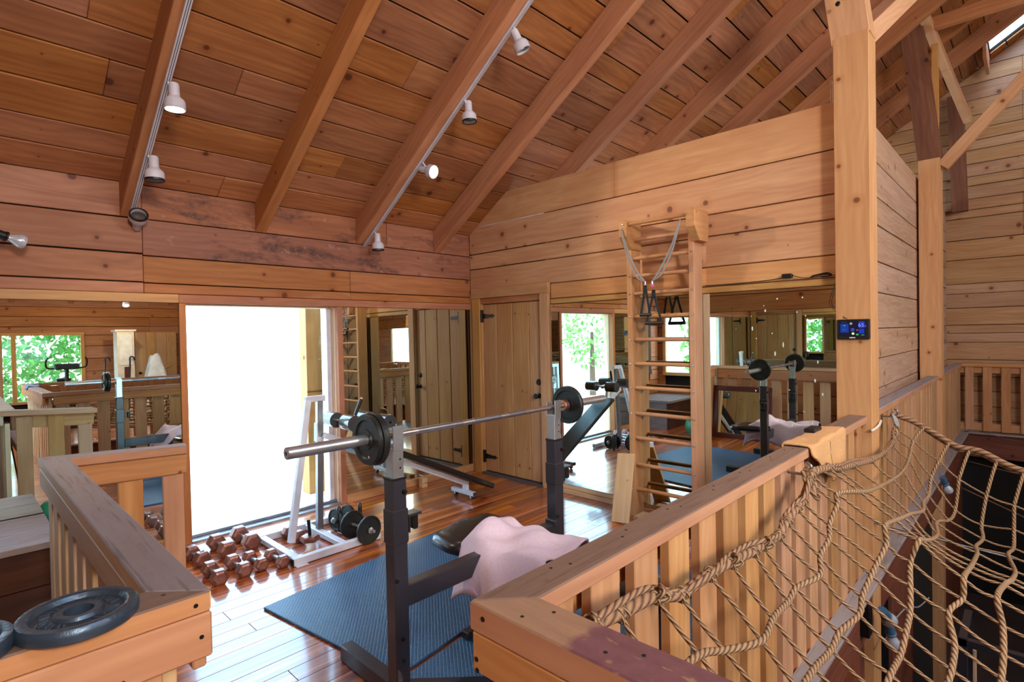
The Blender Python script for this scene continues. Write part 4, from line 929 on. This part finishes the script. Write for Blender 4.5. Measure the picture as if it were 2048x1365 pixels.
for (x, y, lab) in ((-2.205, -.70, 'rubber hand grip standing upright beside the crossways dumbbell'), (-2.03, -.75, 'rubber hand grip standing upright behind the round plates')):
    o = lathe('hand_grip', None, (x, y, .0), (0, .05, 1), [(.014, 0), (.018, .02), (.015, .09), (.019, .17), (.016, .21), (.006, .222)], MBPL, 14); tag(o, lab, 'grip')
# ================================================================== white adjustable bench machine
mc = empty('incline_bench', (-2.4, -.75, 0), 'white steel incline bench with tall frame, foam rollers and long black pad', 'exercise bench')
wt = .025
bx('base_tube', mc, (-2.80, -1.125, .005), (-2.06, -1.075, .06), MWHITE, c=.004); bx('base_tube', mc, (-2.80, -.45, .005), (-2.0, -.40, .06), MWHITE, c=.004)
bx('base_tube', mc, (-2.79, -1.075, .012), (-2.735, -.45, .056), MWHITE, c=.004); bx('base_tube', mc, (-2.40, -1.075, .012), (-2.345, -.45, .056), MWHITE, c=.004)
for x, y in ((-2.803, -1.1), (-2.803, -.425)): bx('end_cap', mc, (x-.006, y-.024, .006), (x+.002, y+.024, .058), MBPL)
bx('foot_plate', mc, (-2.79, -1.15, 0), (-2.70, -1.06, .006), MWHITE)
board('upright', mc, (-2.66, -.76, .05), (-2.43, -.62, 1.16), .05, .05, (0, -1, 0), MWHITE); board('upright', mc, (-2.36, -.64, .05), (-2.32, -.61, 1.15), .05, .05, (0, -1, 0), MGALV)
board('top_tube', mc, (-2.45, -.615, 1.17), (-2.27, -.60, 1.17), .05, .05, (0, 0, 1), MWHITE)
board('adjuster', mc, (-2.335, -.615, .80), (-2.325, -.605, .96), .062, .062, (0, -1, 0), MWHITE)
A, B = Vector((-2.32, -.68, .86)), Vector((-.80, -.78, .135))
board('bench_beam', mc, A, B, .05, .05, (0, 0, 1), MWHITE)
nb = (B-A).cross(Vector((0, 1, 0))).normalized(); nb = nb if nb.z > 0 else -nb
pa, pb_ = A.lerp(B, .24)+nb*.065, B+(B-A).normalized()*.27+nb*.06
board('pad', mc, pa, pb_, .27, .052, nb, MBPL, c=.015)
bx('wheel_post', mc, (-.85, -.81, .06), (-.80, -.76, .15), MWHITE); bx('wheel_base', mc, (-.87, -.95, .045), (-.82, -.60, .085), MWHITE, c=.004)
bx('end_cap', mc, (-.87, -.957, .046), (-.82, -.949, .084), MBPL)
for y in (-.90, -.65): cyl('wheel', mc, (-.858, y, .024), (-.832, y, .024), .024, MBPL, 18); bx('wheel_fork', mc, (-.865, y-.008, .02), (-.859, y+.008, .05), MWHITE)
MFOAM = plain('foam_roller', (.05, .055, .06), .16, coat=.8)
for i, (x, z, y0, y1) in enumerate(((-2.16, .96, -.93, -.45), (-1.83, .93, -.95, -.45))):
    cyl('roller_bar', mc, (x, y0, z), (x, y1, z), .012, MSTEEL, 12)
    for a, b in ((y0, y0+.17), (y1-.17, y1)):
        cyl('foam_roller', mc, (x, a, z), (x, b, z), .068, MFOAM if 1 else plain('foam_roller', (.05, .055, .06), .16, coat=.8), 24, ch=.008)
board('roller_arm', mc, (-2.16, -.68, .95), (-1.83, -.70, .92), .04, .04, (0, 0, 1), MWHITE); board('roller_arm', mc, (-2.0, -.69, .93), (-1.9, -.71, .66), .035, .035, (1, 0, 0), MWHITE)
board('pull_handle', mc, (-2.07, -.72, .97), (-2.03, -.73, 1.02), .018, .018, (0, 1, 0), MWHITE); cyl('handle_grip', mc, (-2.045, -.725, 1.0), (-1.99, -.74, 1.14), .015, MBPL, 14); cyl('handle_tip', mc, (-1.99, -.74, 1.14), (-1.985, -.741, 1.152), .013, MYJ, 12)
bk = bx('wood_block', None, (-.92, -.17, .0), (-.85, -.10, .105), MPALE, along=2); tag(bk, 'short upright wood block at the foot of the corner mirror', 'block')
# ================================================================== wall bars with exercise bands
lb = empty('wall_bars', (-.1, -2.7, 0), 'tall wooden wall bars bolted over the mirror, with many round rungs', 'wall bars')
for y0, y1 in ((-2.425, -2.372), (-3.022, -2.972)):
    bx('side_rail', lb, (-.20, y0, 0), (-.045, y1, 2.62), MLADD, c=.004)
vs = [(0, 0), (.155, 0), (.155, .16), (.11, .19), (0, .10)]
for yc in (-2.398, -3.04):
    me = prism_me([(-.045, 2.44), (-.205, 2.44), (-.30, 2.55), (-.30, 2.70), (-.045, 2.70)], -.04, .04)
    link('head_block', me, MLADD, lb, Matrix(((1, 0, 0, 0), (0, 0, -1, yc), (0, 1, 0, 0), (0, 0, 0, 1))))
for i, z in enumerate((2.66, 2.53, 2.36, 2.20, 2.04, 1.83, 1.62, 1.40, 1.18, .945, .72, .475, .25)):
    x = -.265 if i == 0 else -.165
    cyl('rung', lb, (x, -3.0, z), (x, -2.40, z), .0175, MLADD, 16)
    for y in (-3.0, -2.398): cyl('bolt', lb, (-.20 if i else -.30, y, z), (-.208 if i else -.308, y, z), .009, MSTEEL, 8)
for y in (-2.362, -3.012): pass
for i, (ya, yb2, zt) in enumerate(((-2.60, -2.39, 2.64), (-2.67, -2.96, 2.64))):
    b = empty('exercise_band', (-.25, ya, 1.8), ('exercise band with black loop handle hung from the near-door end of the wall bars', 'exercise band with black stirrup handle and pink tape, hung from the wall bars')[i], 'exercise band')
    zc = 2.13
    for k in range(3):
        s = (-1 if i == 0 else 1); off = (k-1)*.018
        tube('spring', b, [(-.31, yb2, 2.615), (-.30, yb2+(ya-yb2)*.30+off*.6, 2.615-(2.615-zc)*.42-abs(off)*1.5), (-.285, yb2+(ya-yb2)*.7+off, 2.615-(2.615-zc)*.80-abs(off)*2.0), (-.265, ya, zc)], .007, MSPR, seg=7, n=8)
    cyl('clip', b, (-.265, ya, zc+.005), (-.265, ya, zc-.03), .009, MSTEEL, 10)
    if i: cyl('pink_tape', b, (-.265, ya, zc-.025), (-.265, ya, zc-.05), .014, plain('pink_tape', (214, 90, 150), .6), 12)
    z1, z2 = (zc-.03, 1.84) if i == 0 else (zc-.075, 1.765); w = .045 if i == 0 else .075; yc = ya if i == 0 else ya-.012
    for s in (-1, 1):
        board('strap', b, (-.268, yc+s*.006, z1), (-.268, yc+s*.012, z1-.07), .022, .003, (-1, 0, 0), MBPL, c=.001)
        board('strap', b, (-.268, yc+s*.010, z1-.06), (-.268, yc+s*w, z2), .022, .003, (-1, .0, .0), MBPL, c=.001)
    cyl('grip', b, (-.268, yc-w-.008, z2), (-.268, yc+w+.008, z2), .016, MBPL, 16)
lbd = board('leaning_board', None, (-.45, -2.42, .004), (-.235, -2.36, .575), .175, .022, (-1, 0, .35), MPALE); tag(lbd, 'loose pale pine board leaning against the foot of the wall bars', 'board')
fbk = bx('wood_scrap', None, (-.30, -2.70, 0), (-.12, -2.46, .035), MPALE); tag(fbk, 'flat pale wood scrap on the floor between the wall bars', 'board')
# ================================================================== things on the big post and ledge
ws = empty('weather_station', (-.14, -4.155, 1.68), 'black weather station with a blue display reading 65 on the big post', 'weather station')
bx('case', ws, (-.158, -4.256, 1.612), (-.131, -4.055, 1.752), MBPL, c=.006, along=1); bx('screen', ws, (-.1592, -4.235, 1.635), (-.157, -4.07, 1.74), MSCR, c=.0005, along=1)
for y0, y1, z0, z1, m in ((-4.228, -4.19, 1.690, 1.733, MSCRB), (-4.224, -4.192, 1.652, 1.684, MSCRB), (-4.13, -4.08, 1.66, 1.722, emit('screen_navy', (.0, .02, .16), 1)), (-4.165, -4.145, 1.668, 1.69, emit('screen_navy2', (.02, .03, .22), 1)), (-4.19, -4.175, 1.64, 1.65, MSCRG), (-4.225, -4.205, 1.64, 1.644, MSCRG), (-4.112, -4.098, 1.706, 1.711, MSCRW), (-4.112, -4.108, 1.676, 1.681, MSCRW), (-4.10, -4.096, 1.676, 1.681, MSCRW)):
    bx('display_field', ws, (-.1598, y0, z0), (-.159, y1, z1), m, c=.0002, along=1)
lathe('display_icon', ws, (-.1592, -4.157, 1.652), (-1, 0, 0), [(.008, 0), (.008, .0006), (.001, .0008)], MSCRY, 14); lathe('display_icon', ws, (-.1592, -4.145, 1.722), (-1, 0, 0), [(.008, 0), (.008, .0006), (.001, .0008)], emit('screen_pink', (.35, .25, .25), .8), 14); lathe('display_icon', ws, (-.1592, -4.182, 1.676), (-1, 0, 0), [(.005, 0), (.005, .0006), (.001, .0008)], MSCRR, 14)
RY = Matrix(((0, 0, -1, 0), (-1, 0, 0, 0), (0, 1, 0, 0), (0, 0, 0, 1)))
def txt(body, y, z, size, m, par=ws, x=-.1604):
    t = bpy.data.curves.new('digits', 'FONT'); t.body = body; t.size = size; t.extrude = .0003; t.align_x = 'CENTER'; t.align_y = 'CENTER'; t.materials.append(m)
    return text_mesh('digits', t, m, par, Matrix.Translation((x, y, z)) @ RY)
txt('65', -4.206, 1.710, .036, MSCRW); txt('9', -4.2315, 1.702, .014, MSCRW)
bx('maker_mark', ws, (-.1588, -4.17, 1.62), (-.158, -4.135, 1.6265), MPAPER, c=.0002, along=1)
bx('header_text', ws, (-.1598, -4.225, 1.7345), (-.159, -4.19, 1.736), MGALV, c=.0002, along=1); bx('header_text', ws, (-.1598, -4.12, 1.7325), (-.159, -4.085, 1.734), MGALV, c=.0002, along=1)
ad = empty('power_adapter', (-.03, -3.70, 2.09), 'small black power adapter with coiled cord on the ledge above the mirror', 'adapter')
bx('brick', ad, (-.055, -3.73, 2.085), (-.005, -3.66, 2.118), MBPL, c=.005)
tube('cord', ad, [(-.035, -3.04, 2.075), (-.035, -3.2, 2.073), (-.04, -3.35, 2.073), (-.04, -3.55, 2.078), (-.03, -3.66, 2.09)], .0035, MBPL, 6)
tube('cord', ad, [(-.03, -3.73, 2.105), (-.035, -3.78, 2.085), (-.035, -3.83, 2.075), (-.035, -3.95, 2.078), (-.035, -4.03, 2.075), (-.05, -4.02, 2.0), (-.055, -3.99, 1.9), (-.06, -4.0, 1.85), (-.10, -4.05, 1.80), (-.15, -4.12, 1.755)], .0025, MBPL, 6)
for i in range(6): tube('cord_coil', ad, [(-.035, -3.85-.004*i, 2.074+.003*i), (-.04, -3.90, 2.085+.004*(i % 3)), (-.04, -3.97, 2.088+.003*i), (-.035, -4.0, 2.078+.004*(i % 2)), (-.03, -3.93, 2.073)], .0025, MBPL, 5)
# ================================================================== ceiling track lights
def track_head(par, p, d, lit, ring):
    p, d = Vector(p), Vector(d).normalized(); m = MWPL
    h = empty('lamp', p); h.parent = par; h.matrix_basis = Matrix.Translation(p-par.location) @ Matrix.Identity(4)
    k_ = 1.18
    lathe('body', h, p-d*.065*k_, d, [(a_*k_, b_*k_) for a_, b_ in ((.022, 0), (.026, .006), (.027, .068), (.030, .072), (.047, .088), (.052, .098), (.053, .138), (.049, .142), (.045, .138), (.043, .112), (.02, .105),)], m, 28, close=False)
    if ring: lathe('rim', h, p+d*.07*k_, d, [(a_*k_, b_*k_) for a_, b_ in ((.044, 0), (.0535, 0), (.0535, .012), (.044, .010),)], MBPL, 28, close=False)
    lathe('bulb', h, p+d*.052*k_, d, [(a_*k_, b_*k_) for a_, b_ in ((.043, 0), (.043, .006), (.032, .012), (.001, .014),)], MEMW if lit else MLENS, 24)
    lathe('back_cap', h, p-d*.066*k_, d, [(a_*k_, b_*k_) for a_, b_ in ((.001, 0), (.022, 0), (.022, .003),)], m, 20)
    return h
def track(x, y0, y1, heads, lab):
    t = empty('track_light', (x, (y0+y1)/2, zroof((y0+y1)/2)-.29), lab, 'track light')
    f = lambda y, o=0: Vector((x, y, zroof(y)-.264-.012-o))
    board('track', t, f(y0), f(y1), .034, .018, (0, -.64, -1), MWPL, c=.002)
    for s in (-.006, .006): board('slot', t, f(y0, .0103)+Vector((s, 0, 0)), f(y1, .0103)+Vector((s, 0, 0)), .004, .001, (0, -.64, -1), MBPL, c=.0002)
    for (y, dx, dz, d, lit, ring) in heads:
        c = f(y)+Vector((dx, 0, dz)); cyl('stem', t, f(y, .008), c+Vector((0, 0, .02)), .008, MWPL, 10)
        track_head(t, c, d, lit, ring)
track(-3.525, .0, -3.2, ((-1.10, .035, -.085, (.02, .0, -1), True, False), (-.57, .035, -.085, (.02, -.02, -1), False, True), (-.08, .03, -.085, (-.08, -.75, .42), False, True)), 'white lighting track under the rafter over the stair rail, three heads')
track(-1.472, .02, -3.6, ((-2.20, .05, -.085, (.35, -.25, -.85), False, False), (-1.62, .045, -.09, (.05, -.02, -1), False, True), (-1.02, .05, -.075, (.22, -1.0, -.38), True, False), (-.20, .03, -.10, (.04, .0, -1), False, True)), 'white lighting track under the rafter over the middle of the gym, four heads')
def spotlight(loc, target, w):
    l = bpy.data.lights.new('lamp_glow', 'SPOT'); l.energy = w; l.spot_size = 1.9; l.spot_blend = .8; l.color = (1, .8, .58); l.shadow_soft_size = .04
    o = bpy.data.objects.new('lamp_glow', l); COL.objects.link(o); o.location = loc; o.rotation_euler = (Vector(target)-Vector(loc)).to_track_quat('-Z', 'Y').to_euler()
spotlight((-3.49, -1.1, 3.17), (-3.4, -1.1, 0), 60); spotlight((-1.40, -1.14, 3.19), (-.9, -3.5, 2.2), 60)
# ---- flood bulbs on clamps
def par_bulb(lab, p, d, base, lit=False):
    p, d = Vector(p), Vector(d).normalized(); o = empty('flood_bulb', p, lab, 'bulb')
    lathe('socket', o, p-d*.17, d, [(.001, 0), (.026, 0), (.029, .02), (.029, .085), (.034, .09), (.034, .1), (.02, .1)], base, 20)
    lathe('bulb', o, p-d*.085, d, [(.014, 0), (.016, .02), (.03, .045), (.045, .075), (.048, .095), (.044, .108), (.02, .114), (.001, .115)], MLENSG, 28)
    return o
MLENSG = plain('bulb_glass', (196, 200, 212), .15, .35, var=.25, scale=60)
par_bulb('silver flood bulb in a dark socket at the edge of the mirror header', (-4.185, -.22, 2.375), (.95, .25, -.28), MBPL)
par_bulb('silver flood bulb in a blue socket under the net, upper of a pair', (-.27, -4.37, -.24), (.75, -.1, -.62), plain('blue_socket', (60, 92, 122), .5))
par_bulb('silver flood bulb in a blue socket under the net, lower of a pair', (-.16, -4.37, -.44), (.35, -.08, -1), bpy.data.materials['blue_socket'])
par_bulb('silver flood bulb below the far end of the net', (2.75, -4.40, -.04), (.5, -.2, -.85), bpy.data.materials['blue_socket'])
for a, b in (((-.44, -4.24, -.10), (-.40, -4.35, -.13)),):
    bj = bx('junction_box', None, (-.50, -4.30, -.30), (-.40, -4.235, -.10), MHINGE); tag(bj, 'dark junction box on the rim beam carrying the two flood bulbs', 'junction box')
# ================================================================== left corner: storage box
sb = empty('storage_box', (-4.7, -.45, 0), 'low storage box with two weathered grey top boards below the left mirror', 'box')
for y0, y1 in ((-.37, -.03), (-.77, -.38)): bx('lid_board', sb, (-5.15, y0, .455), (-4.09, y1, .495), MGREY)
for z0, z1 in ((.0, .22), (.225, .452)):
    bx('front_board', sb, (-5.12, -.73, z0), (-4.12, -.70, z1), MDK); bx('end_board', sb, (-4.14, -.70, z0), (-4.11, -.08, z1), MGREY); bx('end_board', sb, (-5.12, -.70, z0), (-5.09, -.08, z1), MDK)
bx('back_board', sb, (-5.12, -.08, 0), (-4.12, -.05, .452), MDK)
# framed mirror leaning on the stair rail, facing the gym
fm = empty('framed_mirror', (-4.06, -1.85, 0), 'maroon framed mirror leaning against the stair rail, seen in the spotted mirror', 'mirror')
Mx = frame((-4.075, -1.95, .40), (0, 1, 0), (1, 0, .12))
link('glass', box_me(.72, .66, .012, .002), MMIR, fm, Mx)
for a, b, w in (((-.40, -.37), (.40, -.37), .08), ((-.40, .37), (.40, .37), .08)): link('frame_bar', box_me(.88, .08, .035, .006), MMAROON, fm, Mx @ Matrix.Translation(((a[0]+b[0])/2, a[1], .006)))
for s in (-.40, .40): link('frame_bar', box_me(.68, .08, .035, .006), MMAROON, fm, Mx @ Matrix.Translation((s, 0, .006)) @ Matrix.Rotation(H, 4, 'Z'))
gb = link('exercise_ball', lathe_me([(.16*math.sin(math.pi*i/14)+1e-4, -.16*math.cos(math.pi*i/14)) for i in range(15)], 28), MGREEN, None, Matrix.Translation((-3.88, -1.30, .161))); tag(gb, 'small green rubber ball on the floor by the stair rail', 'ball')
# ================================================================== behind the camera, seen in the mirrors
bt = cloth('blue_towel', lambda u, v: (-3.72+.16*v, -6.2+.34*u, 1.092+.012*math.sin(u*9+v*4)-(.05 if v in (0, 1) else 0)), 20, 12, MTOWB, .006, 'light blue towel on the rail behind the camera')
bike = empty('exercise_bike', (-2.9, -9.4, 0), 'dark exercise bike with console in front of the rear window', 'exercise bike')
bx('console', bike, (-3.05, -9.35, 1.22), (-2.65, -9.2, 1.34), MBPL, c=.02); cyl('column', bike, (-2.85, -9.3, .2), (-2.85, -9.28, 1.25), .035, MBPL, 12)
for s in (-1, 1): tube('handlebar', bike, [(-2.85+.12*s, -9.28, 1.24), (-2.85+.30*s, -9.26, 1.26), (-2.85+.33*s, -9.22, 1.38), (-2.85+.30*s, -9.18, 1.46)], .016, MBPL, 8)
bx('body', bike, (-2.95, -9.8, .15), (-2.75, -9.25, .6), MBPL, c=.04); bx('foot', bike, (-3.1, -9.3, 0), (-2.6, -9.22, .06), MBPL); bx('foot', bike, (-3.1, -9.95, 0), (-2.6, -9.87, .06), MBPL); cyl('seat_post', bike, (-2.85, -9.75, .5), (-2.85, -9.8, .95), .025, MBPL, 12); bx('seat', bike, (-2.97, -9.95, .95), (-2.73, -9.7, 1.02), MBPL, c=.03)
for x, lab in ((-2.15, 'hooked cane leaning by the rear window'), (-1.70, 'second hooked cane leaning near the spare door')):
    o = tube('cane', None, [(x-.06, -9.6, 0), (x, -9.62, 1.2), (x, -9.62, 1.38), (x+.03, -9.62, 1.43), (x+.08, -9.62, 1.40), (x+.09, -9.62, 1.34)], .016, MBPL, 8, n=4); tag(o, lab, 'cane')
sd = empty('spare_door', (-.9, -10.6, 0), 'plank door standing against the rear wall, seen in the mirror', 'door')
for i in range(4): bx('door_board', sd, (-1.36+.22*i, -10.78, .02), (-1.145+.22*i, -10.74, 2.0), MDOOR, along=2)
lathe('knob', sd, (-1.28, -10.735, 1.0), (0, 1, 0), [(.03, 0), (.03, .01), (.012, .015), (.028, .05), (.01, .07)], MHINGE, 16)
bp_ = board('brace', sd, (-1.3, -10.72, .9), (-.6, -10.72, 1.2), .1, .02, (0, 1, 0), MDOOR)
for x, y, h, lab in ((-1.75, -9.9, 2.0, 'narrow cream cabinet beside the spare door'), (-.28, -9.2, 2.14, 'tall cream cabinet with cornice near the rear wall')):
    c = empty('cabinet', (x, y, 0), lab, 'cabinet')
    bx('carcass', c, (x-.16, y-.2, 0), (x+.16, y+.2, h), MCAB); bx('cornice', c, (x-.2, y-.23, h), (x+.2, y+.23, h+.04), MCAB); bx('panel', c, (x-.12, y+.2, h*.62), (x+.12, y+.212, h-.08), MPAPER); bx('niche', c, (x-.04, y+.2, .3), (x+.05, y+.21, h*.6), MMAROON)
def sheet(cx, cy, sx, sy, h):
    def fn(u, v):
        x = (u-.5)*2; y = (v-.5)*2; r = max(abs(x), abs(y)); z = h*(1-max(0, r-.25)/.75)**.65+.03*math.sin(x*9+y*5)
        return (cx+x*sx*(1+.05*math.sin(7*y)), cy+y*sy, max(.01, z))
    return fn
cloth('dust_sheet', sheet(.25, -8.9, .55, .5, 1.6), 26, 26, MSHEET, .01, 'white dust sheet draped over a bulky object behind the rear rail', 'sheet')
cloth('dust_sheet', sheet(-2.05+.9, -9.9, .3, .3, 1.45), 22, 22, MSHEET, .01, 'smaller white dust sheet beside the narrow cabinet', 'sheet')
for i, (x, z) in enumerate(((.6, 1.55), (.55, 1.2))):
    o = bx('paper_notice', None, (x-.12, YB+.012, z-.13), (x+.12, YB+.018, z+.13), MPAPER, along=0); tag(o, ('white paper notice on the rear wall, the higher one', 'white paper notice on the rear wall, the lower one')[i], 'paper')
for i, (x, lit) in enumerate(((-1.95, True), (-4.0, True))):
    o = empty('ceiling_spot', (x, -8.6, 2.55), ('lit spot lamp hanging from the rear slope, nearer the spare door', 'lit spot lamp on the rear slope above the exercise bike')[i], 'lamp')
    lathe('body', o, (x, -8.6, 2.80), (0, .3, -1), [(.03, 0), (.035, .2), (.06, .26), (.06, .30)], MWPL, 20); lathe('bulb', o, (x, -8.512, 2.505), (0, .3, -1), [(.055, 0), (.04, .012), (.001, .014)], MEMW, 20)
for x in (-1.95, -4.0): spotlight((x, -8.45, 2.45), (x+.5, -10.9, 1.3), 45)
# ================================================================== outside foliage
def foliage(name, c, R, n, lab):
    rnd = random.Random(int(abs(c[0])*100)+n); vs = []; f = []
    for _ in range(n):
        d = Vector((rnd.gauss(0, 1), rnd.gauss(0, 1), rnd.gauss(0, 1))).normalized()*rnd.uniform(.35, 1)**.5
        p = Vector((c[0]+d.x*R[0], c[1]+d.y*R[1], c[2]+d.z*R[2])); a = Vector((rnd.gauss(0, 1), rnd.gauss(0, 1), rnd.gauss(0, 1))).normalized(); b = a.orthogonal().normalized(); s = rnd.uniform(.08, .16)
        k = len(vs); vs += [p-a*s, p+b*s*.5, p+a*s, p-b*s*.5]; f.append([k, k+1, k+2, k+3])
    t = empty(name, (c[0], c[1], -1), lab, 'tree')
    me = bpy.data.meshes.new('m'); me.from_pydata(vs, [], f); fo = link('foliage', me, MLEAF, t); fo['kind'] = 'stuff'
    cyl('trunk', t, (c[0], c[1], -1), (c[0], c[1], c[2]), .14, MBARK, 10, r2=.07)
foliage('tree', (-3.6, -16, 2.0), (2.6, 2.0, 2.6), 3800, 'green tree outside the rear window, towards the stair side')
foliage('tree', (2.2, -18, 2.2), (2.6, 2.0, 2.8), 3800, 'green tree outside the rear window, towards the void side')
foliage('tree', (-8.5, -1.0, 1.6), (1.6, 2.0, 2.2), 1800, 'leafy tree outside the stair wall window')
foliage('tree', (-14.5, 8.5, 1.7), (1.6, 1.2, 1.6), 500, 'sparse tree far out beyond the glass door')
# ================================================================== basement bits
bx_ = empty('gym_tower', (1.4, -4.6, -2.7), 'dark exercise frame standing on the basement floor under the net', 'exercise machine')
for x in (1.2, 1.75): bx('post', bx_, (x, -4.66, -2.7), (x+.06, -4.6, -.9), MRACK)
bx('cross_bar', bx_, (1.2, -4.66, -.95), (1.81, -4.6, -.88), MRACK); bx('side_arm', bx_, (1.2, -5.3, -.95), (1.26, -4.6, -.89), MRACK); bx('label_plate', bx_, (1.40, -4.70, -1.6), (1.52, -4.68, -1.05), MYJ)
bx('base', bx_, (1.1, -5.3, -2.7), (1.9, -4.5, -2.62), MRACK)
cb = tube('loose_cable', None, [(.9, -4.22, -.75), (1.1, -4.28, -.7), (1.5, -4.3, -.85), (1.75, -4.35, -.84)], .006, MSPR, 6); tag(cb, 'loose black cable drooping on the basement wall', 'cable')
